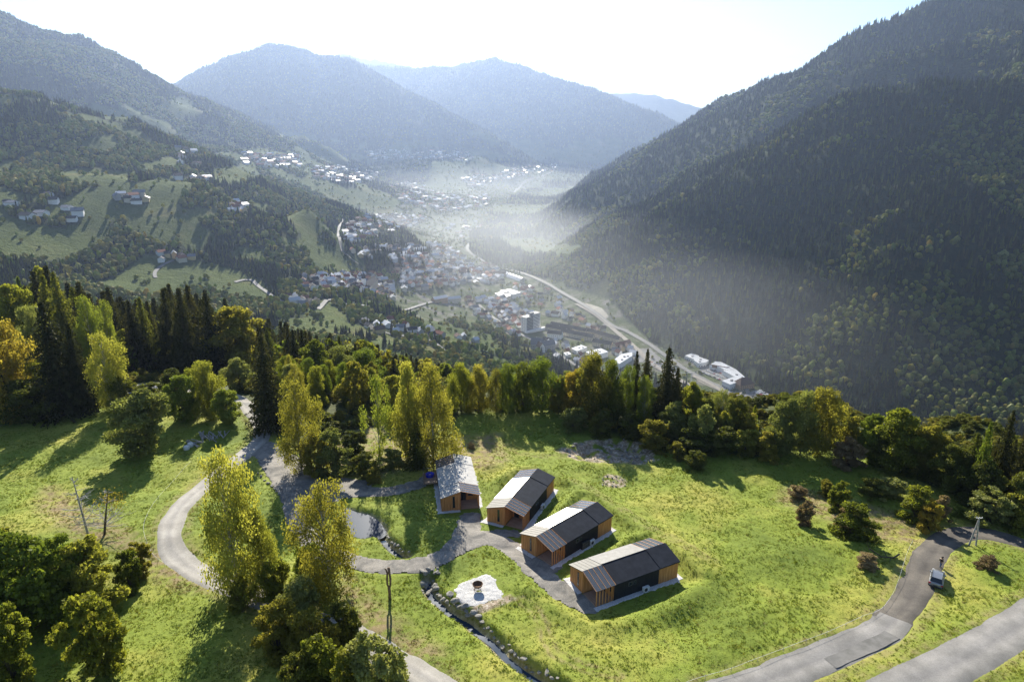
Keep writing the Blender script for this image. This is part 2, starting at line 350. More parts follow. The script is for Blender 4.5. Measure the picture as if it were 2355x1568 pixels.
# ---------------- materials ----------------
def mat(name, rough=.8, spec=.3, metal=0):
    m = bpy.data.materials.new(name); m.use_nodes = True; n = m.node_tree; p = n.nodes['Principled BSDF']
    p.inputs['Roughness'].default_value = rough; p.inputs['Specular IOR Level'].default_value = spec; p.inputs['Metallic'].default_value = metal
    return m, n, p
def nnoise(n, scale, detail=4, rough=.55, vec=None, dist=0):
    t = n.nodes.new('ShaderNodeTexNoise'); t.inputs['Scale'].default_value = scale; t.inputs['Detail'].default_value = detail; t.inputs['Roughness'].default_value = rough; t.inputs['Distortion'].default_value = dist
    if vec is not None: n.links.new(vec, t.inputs['Vector'])
    return t.outputs[0]
def ramp(n, src, stops, interp='LINEAR'):
    r = n.nodes.new('ShaderNodeValToRGB'); r.color_ramp.interpolation = interp; e = r.color_ramp.elements
    while len(e) < len(stops): e.new(.5)
    for k, (p, c) in enumerate(stops): e[k].position = p; e[k].color = (*c, 1)
    if src is not None: n.links.new(src, r.inputs[0])
    return r.outputs[0]
def mixc(n, fac, a, b, mode='MIX'):
    m = n.nodes.new('ShaderNodeMix'); m.data_type = 'RGBA'; m.blend_type = mode
    for i, v in ((0, fac), (6, a), (7, b)):
        if isinstance(v, (int, float)): m.inputs[i].default_value = v
        elif isinstance(v, tuple): m.inputs[i].default_value = (*v, 1)
        else: n.links.new(v, m.inputs[i])
    return m.outputs[2]
def geo(n, what='Position'): g = n.nodes.new('ShaderNodeNewGeometry'); return g.outputs[what]
def objc(n): return n.nodes.new('ShaderNodeTexCoord').outputs['Object']
def bump(n, p, src, strength=.5, dist=.1):
    b = n.nodes.new('ShaderNodeBump'); b.inputs['Strength'].default_value = strength; b.inputs['Distance'].default_value = dist
    n.links.new(src, b.inputs['Height']); n.links.new(b.outputs[0], p.inputs['Normal'])
def simple(name, c1, c2, scale=3, rough=.8, spec=.3, metal=0, bmp=0, world=True, detail=5):
    m, n, p = mat(name, rough, spec, metal); v = geo(n) if world else objc(n)
    f = nnoise(n, scale, detail, .6, v); n.links.new(ramp(n, f, [(.3, c1), (.7, c2)]), p.inputs['Base Color'])
    if bmp: bump(n, p, f, bmp, .05)
    return m
def attr(n, name, o='Fac'):
    a = n.nodes.new('ShaderNodeAttribute'); a.attribute_name = name; return a.outputs[o]
# meadow
m_grass, n, p = mat('meadow_grass', .85, .12); v = geo(n)
g1 = ramp(n, nnoise(n, .055, 4, .6, v), [(.32, (.13, .175, .026)), (.5, (.195, .242, .034)), (.68, (.32, .305, .065))])
g2 = ramp(n, nnoise(n, 1.3, 5, .7, v), [(.28, (.34, .38, .26)), (.5, (.5, .5, .5)), (.75, (.64, .62, .50))])
gc = mixc(n, .75, g1, g2, 'OVERLAY')
dry = n.nodes.new('ShaderNodeMath'); dry.operation = 'MULTIPLY'; n.links.new(attr(n, 'dry'), dry.inputs[0]); n.links.new(ramp(n, nnoise(n, .7, 4, .6, v), [(.35, (0, 0, 0)), (.6, (1, 1, 1))]), dry.inputs[1])
gc = mixc(n, dry.outputs[0], gc, (.26, .20, .105))
gc = mixc(n, attr(n, 'soil'), gc, ramp(n, nnoise(n, 1.8, 6, .7, v), [(.3, (.13, .095, .06)), (.52, (.36, .29, .21)), (.7, (.66, .61, .53))]))
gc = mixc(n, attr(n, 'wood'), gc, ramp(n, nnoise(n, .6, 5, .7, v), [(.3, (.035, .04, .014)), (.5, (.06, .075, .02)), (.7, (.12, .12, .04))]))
n.links.new(gc, p.inputs['Base Color']); bump(n, p, nnoise(n, 4.5, 6, .75, v), .55, .16)
m_gravel, n, p = mat('gravel', .9, .2); v = geo(n)
gc = mixc(n, .6, ramp(n, nnoise(n, .35, 5, .65, v, 1.5), [(.35, (.13, .125, .115)), (.6, (.27, .25, .22))]), ramp(n, nnoise(n, 7, 3, .8, v), [(.3, (.25, .25, .25)), (.7, (.78, .78, .78))]), 'OVERLAY')
n.links.new(gc, p.inputs['Base Color']); bump(n, p, nnoise(n, 5, 4, .8, v), .8, .08)
def road_mat(name, lo, hi):
    m, n, p = mat(name, .9, .12); v = geo(n)
    c = mixc(n, .5, ramp(n, nnoise(n, .25, 5, .65, v), [(.35, lo), (.65, hi)]), ramp(n, nnoise(n, 6, 3, .7, v), [(.3, (.35, .35, .35)), (.7, (.65, .65, .65))]), 'OVERLAY')
    # pale wheel lanes worn into the surface along the road
    a = attr(n, 'across'); t = n.nodes.new('ShaderNodeMath'); t.operation = 'MULTIPLY_ADD'; n.links.new(nnoise(n, .8, 3, .6, v), t.inputs[0]); t.inputs[1].default_value = .16; n.links.new(a, t.inputs[2])
    c = mixc(n, .55, c, ramp(n, t.outputs[0], [(.1, (.40, .40, .40)), (.32, (.66, .65, .63)), (.46, (.5, .5, .5)), (.58, (.40, .40, .41)), (.74, (.64, .63, .61)), (.98, (.38, .38, .36))]), 'OVERLAY')
    n.links.new(c, p.inputs['Base Color']); bump(n, p, nnoise(n, 9, 3, .7, v), .3, .02); return m
m_asph = road_mat('worn_asphalt', (.27, .255, .23), (.38, .36, .325))
m_asph2 = road_mat('road_asphalt', (.17, .165, .155), (.26, .25, .235))
m_groad = road_mat('gravel_track', (.085, .078, .07), (.15, .135, .115))
m_patch = simple('fresh_asphalt', (.10, .098, .09), (.17, .165, .155), .9)
m_white_gravel, n, p = mat('white_gravel', .9, .2); v = geo(n); f = nnoise(n, 6, 4, .8, v)
n.links.new(ramp(n, f, [(.3, (.30, .29, .28)), (.5, (.55, .54, .52)), (.7, (.72, .71, .69))]), p.inputs['Base Color']); bump(n, p, f, 1, .12)
m_rock = simple('pale_stone', (.15, .14, .12), (.40, .38, .34), 1.3, .9, .2, 0, .6, False)
m_water, n, p = mat('pond_water', .35, .012); p.inputs['Base Color'].default_value = (.03, .05, .085, 1); bump(n, p, nnoise(n, 3, 3, .5, geo(n)), .05, .02)
# ---------------- near ground sheet ----------------
def grid_mesh(name, X, Y, Z, mats, fm=None, keep=None):
    ny, nx = X.shape; idx = np.arange(nx*ny).reshape(ny, nx)
    F = np.stack([idx[:-1, :-1], idx[:-1, 1:], idx[1:, 1:], idx[1:, :-1]], -1).reshape(-1, 4)
    if keep is not None: F = F[keep.reshape(-1)]
    return mesh_np(name, np.stack([X, Y, Z], -1).reshape(-1, 3), F, mats, None, True)
def setattr_f(me, name, arr):
    a = me.attributes.new(name, 'FLOAT', 'POINT'); a.data.foreach_set('value', np.asarray(arr, np.float32).ravel())
xs = np.r_[np.arange(-168, -95, .7), np.arange(-95, 100, .36), np.arange(100, 168, .7)]; ys = np.r_[np.arange(12, 56, 1.2), np.arange(56, 150, .36), np.arange(150, 240, .7)]
X, Y = np.meshgrid(xs, ys)
Zg = H(X, Y, True); RDM = road_mask(X, Y); DRM = drive_d(X, Y)
def lookup(x, y, A):
    x = np.asarray(x, float); y = np.asarray(y, float); i = np.clip(np.interp(y, ys, np.arange(len(ys))), 0, len(ys)-1.001); j = np.clip(np.interp(x, xs, np.arange(len(xs))), 0, len(xs)-1.001); i0 = i.astype(int); j0 = j.astype(int); u = i-i0; v = j-j0
    return (A[i0, j0]*(1-v)+A[i0, j0+1]*v)*(1-u)+(A[i0+1, j0]*(1-v)+A[i0+1, j0+1]*v)*u
def Hs(x, y):
    if abs(x) < 167 and 13 < y < 239: return float(lookup(np.array([x]), np.array([y]), Zg)[0])
    return float(HF(np.array([x]), np.array([y]))[0])
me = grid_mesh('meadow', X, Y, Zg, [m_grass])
DRYP = [line(P) for P in ([(110, 1120), (160, 1150), (250, 1210), (420, 1300), (470, 1350), (400, 1340), (280, 1260), (170, 1230), (100, 1170)], [(740, 990), (800, 960), (960, 970), (990, 1050), (860, 1095), (780, 1080)],
        [(1980, 1165), (2100, 1190), (2110, 1240), (2000, 1230), (1800, 1150), (1820, 1120)], [(800, 1330), (860, 1400), (1000, 1500), (940, 1510), (850, 1460), (790, 1400)], [(1040, 1010), (1140, 1000), (1160, 1060), (1100, 1080), (1050, 1060)])]
dry = np.zeros(X.shape)
for P in DRYP: dry = np.maximum(dry, 1-sstep(-1, 3, sd(X, Y, P)))
dry = np.maximum(dry, .55*np.exp(-((RDM-.5)/.8)**2))
for Lt, wt, st in (([(1045, 1000), (1100, 1008), (1150, 1022), (1148, 1045), (1100, 1062), (1085, 1072)], .35, .7), ([Z8(*q) for q in ((1620, 690), (1740, 780), (1810, 900), (1850, 1050), (1920, 1180), (2060, 1260), (2250, 1340), (2500, 1400))], .3, .8), ([Z1(*q) for q in ((1250, 360), (1450, 480), (1650, 610), (1850, 740), (2050, 860), (2300, 1000))], .5, .5), ([(1160, 1020), (1200, 1040), (1260, 1048), (1330, 1052)], .5, .5)):
    dry = np.maximum(dry, st*np.exp(-(np.abs(dpoly(X, Y, line(Lt))-.6)/wt)**2))
soil = np.maximum(1-sstep(-.4, .5, sd(X, Y, PIT)), 1-sstep(-.3, .4, sd(X, Y, PIT2)))*sstep(.35, .5, .5+fbm(X/1.5, Y/1.5, 3, 77)+.12)
soil = np.maximum(soil, 1-sstep(-.2, .3, sd(X, Y, PADX)))
for Dt in (DITCH1, DITCH2): soil = np.maximum(soil, .75*(1-sstep(.6, 1.2, dpoly(X, Y, Dt[::2]))))
soil = np.maximum(soil, .8*(1-sstep(.2, .9, sd(X, Y, POND))))
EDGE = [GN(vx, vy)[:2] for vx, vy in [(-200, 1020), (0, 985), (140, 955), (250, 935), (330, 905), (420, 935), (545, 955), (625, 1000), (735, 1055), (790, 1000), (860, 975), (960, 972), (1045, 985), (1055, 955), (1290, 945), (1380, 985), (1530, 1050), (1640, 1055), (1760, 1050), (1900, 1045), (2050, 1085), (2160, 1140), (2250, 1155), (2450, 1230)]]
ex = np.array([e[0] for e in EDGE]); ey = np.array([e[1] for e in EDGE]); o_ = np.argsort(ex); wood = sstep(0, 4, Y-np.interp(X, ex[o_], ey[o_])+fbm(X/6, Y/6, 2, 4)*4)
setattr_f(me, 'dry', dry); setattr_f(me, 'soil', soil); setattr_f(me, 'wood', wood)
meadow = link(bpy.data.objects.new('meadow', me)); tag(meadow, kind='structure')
def ribbon(name, pts, w, dz, material, jit=.12, nc=8, dip=.10):
    pts = np.array(pts); d = np.gradient(pts, axis=0); d /= np.linalg.norm(d, axis=1)[:, None]+1e-9; nn = np.c_[-d[:, 1], d[:, 0]]
    s = np.linspace(-1, 1, nc+1); jl = fbm(np.arange(len(pts))*.35, np.zeros(len(pts)), 3, hash(name) % 50)*jit*4; 
    X = pts[:, None, 0]+nn[:, None, 0]*s[None]*(w+jl[:, None]); Y = pts[:, None, 1]+nn[:, None, 1]*s[None]*(w+jl[:, None])
    Z = H(X, Y)+dz; Z[:, 0] -= dip; Z[:, -1] -= dip
    me = grid_mesh(name, X, Y, Z, [material]); setattr_f(me, 'across', np.broadcast_to(s*.5+.5, X.shape))
    o = link(bpy.data.objects.new(name, me)); tag(o, kind='structure'); return o
ribbon('road', ROAD_L, 1.95, .06, m_asph)
ribbon('track', ROAD_R, 2.25, .035, m_groad, .2)
ribbon('road', ROAD_R2, 2.35, .06, m_asph2)
ribbon('road', ROAD_B, 2.7, .06, m_asph2)
def strip_of(L, a, b, off):
    L = np.array(L); d = np.gradient(L, axis=0); d /= np.linalg.norm(d, axis=1)[:, None]+1e-9; L = L+np.c_[-d[:, 1], d[:, 0]]*off; return [tuple(q) for q in L[int(len(L)*a):int(len(L)*b)]]
ribbon('asphalt_patch', strip_of(ROAD_R2, .1, .42, 1.1), .95, .085, m_patch, .04, 8, 0); ribbon('asphalt_patch', strip_of(ROAD_L, .285, .30, .4), .7, .085, m_patch, .01, 8, 0)
def area(name, f, bb, res, dz, material, edge=.25, raise_=None):
    ax_ = np.arange(bb[0], bb[1], res); ay_ = np.arange(bb[2], bb[3], res); X, Y = np.meshgrid(ax_, ay_); d = f(X, Y)+fbm(X/1.3, Y/1.3, 3, 91)*edge*3
    k = d < 0; kk = k[:-1, :-1] & k[1:, :-1] & k[:-1, 1:] & k[1:, 1:]; used = np.zeros(k.shape, bool)
    for a, b in ((0, 0), (1, 0), (0, 1), (1, 1)): used[a:a+kk.shape[0], b:b+kk.shape[1]] |= kk
    Z = np.zeros(X.shape); Z[used] = H(X[used], Y[used])+dz-.08*np.exp(-((d[used])/.25)**2)
    if raise_: Z[used] += raise_(X[used], Y[used])
    me = grid_mesh(name, X, Y, Z, [material], None, kk); bm = bmesh.new(); bm.from_mesh(me)
    bmesh.ops.delete(bm, geom=[v for v in bm.verts if not v.link_faces], context='VERTS'); bm.to_mesh(me); bm.free()
    o = link(bpy.data.objects.new(name, me)); tag(o, kind='structure'); return o
allp = np.array([p for L in DRIVE for p in L]+LOT)
area('gravel_drive', drive_d, (allp[:, 0].min()-3, allp[:, 0].max()+3, allp[:, 1].min()-3, allp[:, 1].max()+3), .3, .045, m_gravel)
pp = np.array(PAD)
area('gravel_pad', lambda x, y: sd(x, y, PAD), (pp[:, 0].min()-1, pp[:, 0].max()+1, pp[:, 1].min()-1, pp[:, 1].max()+1), .2, .07, m_white_gravel, .12, lambda x, y: fbm(x*1.5, y*1.5, 2, 5)*.12)
pw = np.array(POND); MBp = MB(); c0 = pw.mean(0)
MBp.add([(*(c0+(q-c0)*1.12), PONDZ) for q in pw], [tuple(range(len(pw)))]); tag(MBp.build('pond_water', m_water), kind='structure')
for Dt in (DITCH1, DITCH2):
    pts = np.array(Dt); d = np.gradient(pts, axis=0); d /= np.linalg.norm(d, axis=1)[:, None]; nn = np.c_[-d[:, 1], d[:, 0]]
    s = np.array([-1, 1])*.42; zc = H(pts[:, 0], pts[:, 1])+.1
    me = grid_mesh('stream_water', pts[:, None, 0]+nn[:, None, 0]*s, pts[:, None, 1]+nn[:, None, 1]*s, np.repeat(zc[:, None], 2, 1), [m_water]); tag(link(bpy.data.objects.new('stream_water', me)), kind='structure')
# ---------------- far land ----------------
FOREST_MEADOWS = [[(0, 600), (0, 500), (120, 520), (262, 510), (235, 555), (150, 600)], [(150, 628), (230, 650), (340, 585), (480, 603), (600, 640), (640, 700), (560, 690), (450, 662), (360, 680), (240, 672)],
    [(324, 466), (420, 480), (505, 480), (505, 500), (430, 522), (370, 522), (330, 505)], [(180, 243), (290, 245), (330, 265), (290, 285), (200, 260)], [(370, 238), (420, 225), (470, 260), (400, 275)],
    [(480, 395), (560, 375), (605, 402), (560, 425), (500, 415)], [(560, 455), (640, 480), (600, 493)], [(690, 565), (760, 560), (820, 590), (850, 640), (720, 625)], [(940, 530), (1090, 500), (1080, 560), (980, 580)],
    [(1130, 545), (1250, 550), (1345, 570), (1330, 592), (1200, 582)], [(1030, 470), (1260, 400), (1250, 425), (1060, 505)], [(1200, 655), (1270, 637), (1345, 690), (1290, 695)], [(745, 700), (790, 712), (803, 735), (770, 750), (740, 730)],
    [(1000, 765), (1060, 757), (1085, 785), (1030, 800)], [(1068, 765), (1150, 795), (1150, 815), (1080, 790)], [(400, 640), (440, 640), (450, 650), (380, 660)], [(350, 430), (400, 400), (440, 408), (400, 440), (370, 445)],
    [(110, 400), (180, 385), (300, 392), (330, 410), (240, 425), (150, 420)], [(40, 440), (0, 420), (0, 470), (80, 470), (120, 455)], [(180, 320), (260, 310), (280, 340), (200, 350)], [(320, 375), (400, 360), (420, 375), (330, 395)],
    [(640, 300), (740, 310), (720, 330), (650, 320)], [(810, 395), (870, 400), (860, 420), (800, 405)], [(1050, 340), (1150, 350), (1180, 365), (1080, 360)], [(1080, 300), (1160, 320), (1150, 335), (1070, 310)], [(200, 470), (300, 470), (290, 510), (210, 500)],
    [(910, 395), (1000, 395), (1000, 410), (920, 408)], [(960, 425), (1040, 420), (1030, 440), (950, 440)]]
TOWN_P = [(690, 660), (770, 560), (800, 520), (900, 490), (940, 430), (1050, 440), (1230, 395), (1290, 380), (1250, 410), (1130, 480), (1060, 560), (1130, 620), (1250, 640), (1400, 690), (1500, 790), (1780, 920), (1760, 955), (1560, 890), (1380, 860), (1290, 830), (1180, 775), (1080, 735), (900, 745), (820, 700)]
def open_mask(x, y, z):
    vx, vy = toV(x, y, z); m = np.zeros(np.shape(x)); 
    wx = vx+fbm(x/60, y/60, 2, 81)*26; wy = vy+fbm(x/60, y/60, 2, 82)*10
    for P in FOREST_MEADOWS: m = np.maximum(m, inpoly(wx, wy, P)*1.)
    m = np.maximum(m, ((vx > 640) & (vx < 1230) & (vy > 690) & (vy < 850) & (np.hypot(x, y) > 700))*(fbm(x/75, y/75, 3, 88) > .04))
    fz = ((vx < 860) & (vy > 215) & (vy < 600) & (vy > 215+vx*.14))*1.
    m = np.maximum(m, fz*(fbm(x/105, y/170, 3, 85) > .24))
    far = ((np.hypot(x, y) > 3300) & (z < 330) & (vx > 500))*1.
    m = np.maximum(m, far*(fbm(x/420, y/420, 3, 86) > .06))
    return m
def town_mask(x, y, z):
    vx, vy = toV(x, y, z); return inpoly(vx, vy, TOWN_P) & (np.hypot(x, y) > 990)
m_land, n, p = mat('land_cover', .95, .05); v = geo(n)
fc = ramp(n, nnoise(n, .02, 5, .7, v), [(.3, (.018, .030, .012)), (.5, (.030, .042, .015)), (.7, (.055, .062, .020))])
fc = mixc(n, .5, fc, ramp(n, nnoise(n, .11, 3, .8, v), [(.35, (.2, .2, .2)), (.65, (.8, .8, .8))]), 'OVERLAY')
mc = ramp(n, nnoise(n, .006, 4, .6, v), [(.35, (.06, .085, .026)), (.55, (.10, .125, .036)), (.7, (.155, .145, .06))])
tcn = ramp(n, nnoise(n, .03, 5, .6, v), [(.40, (.07, .095, .03)), (.52, (.12, .135, .07)), (.64, (.20, .19, .17))])
c_ = mixc(n, attr(n, 'open'), fc, mc); c_ = mixc(n, attr(n, 'town'), c_, tcn)
n.links.new(c_, p.inputs['Base Color']); bump(n, p, nnoise(n, .09, 4, .8, v), 1, 9)
az = np.radians(np.linspace(-52, 50, 980)); rr = 95*1.0087**np.arange(605)
RR, AZ = np.meshgrid(rr, az, indexing='ij'); X = RR*np.sin(AZ); Y = RR*np.cos(AZ)
Zf, ids = HF(X, Y, ids=True)
inn = np.minimum(np.minimum(166-np.abs(X), 238-Y), 400); Zf = Zf-np.where(inn > 0, 4*np.clip(inn/6, 0, 1)+.2, 0)
RRf = RR.copy()
far_open = open_mask(X, Y, Zf); far_town = town_mask(X, Y, Zf)*1.*(Zf < 60)
idx = np.arange(X.size).reshape(X.shape)
F = np.stack([idx[:-1, :-1], idx[1:, :-1], idx[1:, 1:], idx[:-1, 1:]], -1).reshape(-1, 4)[:, ::-1]
names = ['valley_ground']+[m[0] for m in MOUNT]; fid = ids[:-1, :-1].reshape(-1)+1
V = np.stack([X, Y, Zf], -1).reshape(-1, 3)
for grp in dict.fromkeys(names):
    sel = np.isin(fid, [i for i, q in enumerate(names) if q == grp]); f = F[sel]
    if not len(f): continue
    u, inv = np.unique(f, return_inverse=True)
    me = mesh_np(grp, V[u], inv.reshape(-1, 4), [m_land], None, True)
    setattr_f(me, 'open', far_open.reshape(-1)[u]); setattr_f(me, 'town', far_town.reshape(-1)[u])
    tag(link(bpy.data.objects.new(grp, me)), kind='structure')
# everything behind and beside the view, and out to the horizon
az2 = np.radians(np.linspace(50, 308, 90)); r2 = np.array([30, 60, 110, 200, 400, 800, 1600, 3200, 6400, 15000, 20000.]); RR, AZ = np.meshgrid(r2, az2, indexing='ij')
X = RR*np.sin(AZ); Y = RR*np.cos(AZ); Zb = base(X, Y)-2.5; Zb = np.clip(Zb, -50, 700); me = grid_mesh('outer_land', X, Y, Zb, [m_land])
setattr_f(me, 'open', np.ones(X.size)); setattr_f(me, 'town', np.zeros(X.size)); tag(link(bpy.data.objects.new('outer_land', me)), kind='structure')
# ---------------- cabins ----------------
def wood_mat(name, c1, c2, c3, sc=(9, 9, .35)):
    m, n, p = mat(name, .6, .3); v = objc(n); mp = n.nodes.new('ShaderNodeMapping'); mp.inputs['Scale'].default_value = sc; n.links.new(v, mp.inputs[0])
    f = nnoise(n, 1, 4, .7, mp.outputs[0]); n.links.new(ramp(n, f, [(.3, c1), (.5, c2), (.68, c3)]), p.inputs['Base Color']); bump(n, p, f, .5, .02); return m
m_wood = wood_mat('larch_boards', (.26, .10, .028), (.50, .23, .075), (.64, .35, .14))
m_deck = wood_mat('deck_boards', (.22, .13, .08), (.34, .22, .15), (.42, .30, .21), (.5, 8, .5))
m_black = wood_mat('black_boards', (.012, .012, .014), (.02, .02, .023), (.032, .031, .033), (9, 9, .4))
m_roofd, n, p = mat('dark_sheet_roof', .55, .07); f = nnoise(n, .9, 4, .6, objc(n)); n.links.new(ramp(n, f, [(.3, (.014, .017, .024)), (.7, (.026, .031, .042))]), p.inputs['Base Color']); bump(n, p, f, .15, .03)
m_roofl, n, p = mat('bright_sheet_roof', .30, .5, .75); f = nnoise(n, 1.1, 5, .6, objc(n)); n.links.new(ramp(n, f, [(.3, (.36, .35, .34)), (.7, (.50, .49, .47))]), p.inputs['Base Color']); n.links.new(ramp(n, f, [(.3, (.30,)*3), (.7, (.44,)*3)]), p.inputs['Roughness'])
m_roofg = wood_mat('grey_panel_roof', (.085, .08, .07), (.13, .125, .108), (.18, .17, .15), (.6, 5, 1))
m_roofp = simple('glare_pale_sheet_roof', (.34, .33, .31), (.46, .45, .43), 1.2, .6, .25, 0, 0, False)  # leftmost cabin: grazing glare on its roof put into the pale colour
m_roofm = simple('matte_grey_sheet_roof', (.15, .145, .135), (.22, .215, .20), 1.2, .6, .25, 0, 0, False)  # plain matte grey sheet for the rightmost cabin
m_metal = simple('dark_metal', (.05, .055, .06), (.09, .095, .10), 4, .4, .5, .6, 0, False)
m_white = simple('white_enamel', (.62, .62, .60), (.74, .74, .72), 2, .4, .5, 0, 0, False)
def glass_mat(name, col, tr=.5, rough=.06):
    m = bpy.data.materials.new(name); m.use_nodes = True; n = m.node_tree; n.nodes.clear(); o = n.nodes.new('ShaderNodeOutputMaterial')
    t = n.nodes.new('ShaderNodeBsdfTransparent'); t.inputs[0].default_value = (*col, 1); g = n.nodes.new('ShaderNodeBsdfGlossy'); g.inputs['Roughness'].default_value = rough
    fr = n.nodes.new('ShaderNodeFresnel'); fr.inputs[0].default_value = 1.6; mx = n.nodes.new('ShaderNodeMixShader'); n.links.new(fr.outputs[0], mx.inputs[0]); n.links.new(t.outputs[0], mx.inputs[1]); n.links.new(g.outputs[0], mx.inputs[2])
    d = n.nodes.new('ShaderNodeBsdfDiffuse'); d.inputs[0].default_value = (.30, .33, .36, 1); m2 = n.nodes.new('ShaderNodeMixShader'); m2.inputs[0].default_value = 1-tr; n.links.new(mx.outputs[0], m2.inputs[1]); n.links.new(d.outputs[0], m2.inputs[2])
    n.links.new(m2.outputs[0], o.inputs[0]); return m
m_glass = glass_mat('roof_glass', (.75, .80, .85), .72)
m_pane, n, p = mat('window_glass', .05, .7); p.inputs['Base Color'].default_value = (.02, .025, .03, 1)
EAVE, RISE, L_, HW, OV = 2.65, .98, 14.0, 3.25, .18
def rz_(x): return EAVE+RISE*(1-abs(x)/HW)
def roof_pan(mb, x0, x1, y0, y1, up, t):
    mb.slab([(x0, y0, rz_(x0)+up), (x1, y0, rz_(x1)+up), (x1, y1, rz_(x1)+up), (x0, y1, rz_(x0)+up)] if x0 < x1 else [], t)
def gable_wall(mb, x0, x1, y, t):
    mb.add([(x0, y, 0), (x1, y, 0), (x1, y, rz_(x1)-.06), (x0, y, rz_(x0)-.06), (x0, y+t, 0), (x1, y+t, 0), (x1, y+t, rz_(x1)-.06), (x0, y+t, rz_(x0)-.06)],
           [(0, 1, 2, 3), (5, 4, 7, 6), (0, 4, 5, 1), (3, 2, 6, 7), (0, 3, 7, 4), (1, 5, 6, 2)])
def boards(mb, f):  # battens proud of a wall
    pass
def make_cabin():
    r = empty('cabin')
    # front timber half
    m = MB(); gable_wall(m, -HW, 0, 0, .12); m.box(-HW, -HW+.12, .12, 3, 0, EAVE-.05); m.box(-.12, 0, .12, 3, 0, rz_(0)-.1)
    for i in range(16): x = -HW+.1+i*.2; m.box(x, x+.045, -.022, 0, .02, rz_(x+.04)-.1)
    for i in range(15): y = .1+i*.2; m.box(-HW-.022, -HW, y, y+.045, .02, EAVE-.08)
    m.build('timber_wall', m_wood, r)
    m = MB(); gable_wall(m, .003, HW-.13, 3, .12)
    for i in range(15): x = .1+i*.2; m.box(x, x+.045, 2.978, 3, .02, rz_(x+.04)-.1)
    m.build('timber_wall', m_wood, r)
    m = MB(); m.box(HW-.12, HW, 10.6, L_, 0, EAVE-.05); gable_wall(m, .003, HW-.125, L_-.12, .12); m.box(0, .12, 10.73, L_-.125, 0, rz_(0)-.1); gable_wall(m, -HW+.13, -.003, 10.6, .12)
    for i in range(17): y = 10.65+i*.2; m.box(HW, HW+.022, y, y+.045, .02, EAVE-.08)
    m.build('timber_wall', m_wood, r)
    # black middle
    m = MB(); m.box(-HW, -HW+.12, 3.003, 10.597, 0, EAVE-.05); m.build('black_wall', m_black, r)
    m = MB(); m.box(HW-.12, HW, 3.0, 10.597, 0, EAVE-.05)
    for i in range(38): y = 3.1+i*.2; m.box(HW, HW+.02, y, y+.04, .02, EAVE-.08)
    m.build('black_wall', m_black, r)
    # roofs
    e = HW+OV
    m = MB(); m.slab([(-e, -.2, EAVE-.06), (0, -.2, EAVE+RISE), (0, 2.98, EAVE+RISE), (-e, 2.98, EAVE-.06)], .10)
    for i in range(1, 5):
        y = -.2+i*.64; m.slab([(-e, y, EAVE-.03), (0, y, EAVE+RISE+.03), (0, y+.05, EAVE+RISE+.03), (-e, y+.05, EAVE-.03)], .028)
    m.build('roof_panel', m_roofg, r)
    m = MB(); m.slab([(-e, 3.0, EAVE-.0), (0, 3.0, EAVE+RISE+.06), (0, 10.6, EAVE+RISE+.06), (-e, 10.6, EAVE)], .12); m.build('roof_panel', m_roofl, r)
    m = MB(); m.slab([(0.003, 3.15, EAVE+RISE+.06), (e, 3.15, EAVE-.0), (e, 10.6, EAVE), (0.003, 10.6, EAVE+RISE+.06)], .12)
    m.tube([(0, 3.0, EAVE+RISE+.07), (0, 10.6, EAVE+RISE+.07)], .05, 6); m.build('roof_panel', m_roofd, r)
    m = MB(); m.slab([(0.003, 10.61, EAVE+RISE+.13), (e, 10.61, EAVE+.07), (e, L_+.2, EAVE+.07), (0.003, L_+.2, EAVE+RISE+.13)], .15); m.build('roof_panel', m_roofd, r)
    for s, y0, y1 in ((1, -.2, 3.14), (-1, 10.62, L_+.2)):
        m = MB(); P = [(0, y0, EAVE+RISE+.0), (s*e, y0, EAVE-.06), (s*e, y1, EAVE-.06), (0, y1, EAVE+RISE+.0)]
        m.slab(P if s > 0 else P[::-1], .02); g = m.build('pergola_roof', m_glass, r)
        m = MB()
        for i in range(5):
            y = y0+.05+i*(y1-y0-.16)/4
            Q = [(0.01*s, y, EAVE+RISE+.03), (s*(e-.01), y, EAVE-.03), (s*(e-.01), y+.06, EAVE-.03), (0.01*s, y+.06, EAVE+RISE+.03)]; m.slab(Q if s > 0 else Q[::-1], .11)
        m.build('rafter', m_wood, g)
        m = MB(); xs_ = sorted((s*(HW-.1), s*.14)); m.box(xs_[0], xs_[1], y0+.22 if s > 0 else y0+.1, y1-.16 if s > 0 else y1-.22, .02, .10); m.build('deck', m_deck, r)
        m = MB()
        for i in range(6 if s > 0 else 4):
            y = y0+.25+i*(.5 if s > 0 else .95); m.box(*sorted((s*HW, s*(HW-.1))), y, y+.12, 0, EAVE-.13)
        m.build('slat_screen', m_wood, r)
    def win(x0, x1, y0, y1, z0, z1, ax):
        m = MB(); m.box(x0, x1, y0, y1, z0, z1); w = m.build('window', m_metal if ax == 'y' else m_roofg, r); t = .03; q = .05
        m = MB()
        if ax == 'y': m.box(x0+q, x1-q, y0-.01, y0-.003, z0+q, z1-q)
        else: m.box(x1+.003, x1+.01, y0+q, y1-q, z0+q, z1-q)
        m.build('pane', m_pane, w)
    win(-1.35, -.95, -.04, -.023, .5, 2.7, 'y'); win(1.6, 2.5, 2.93, 2.975, .9, 2.1, 'y')
    win(HW+.021, HW+.045, 5.3, 5.95, 1.5, 2.1, 'x'); win(HW+.021, HW+.045, 6.15, 6.6, 1.5, 2.1, 'x')
    m = MB(); m.box(.35, 1.25, 2.93, 2.975, .1, 2.2); dr = m.build('door', m_metal, r); m = MB(); m.box(.45, 1.15, 2.915, 2.927, .25, 2.1); m.build('pane', m_pane, dr)
    return r
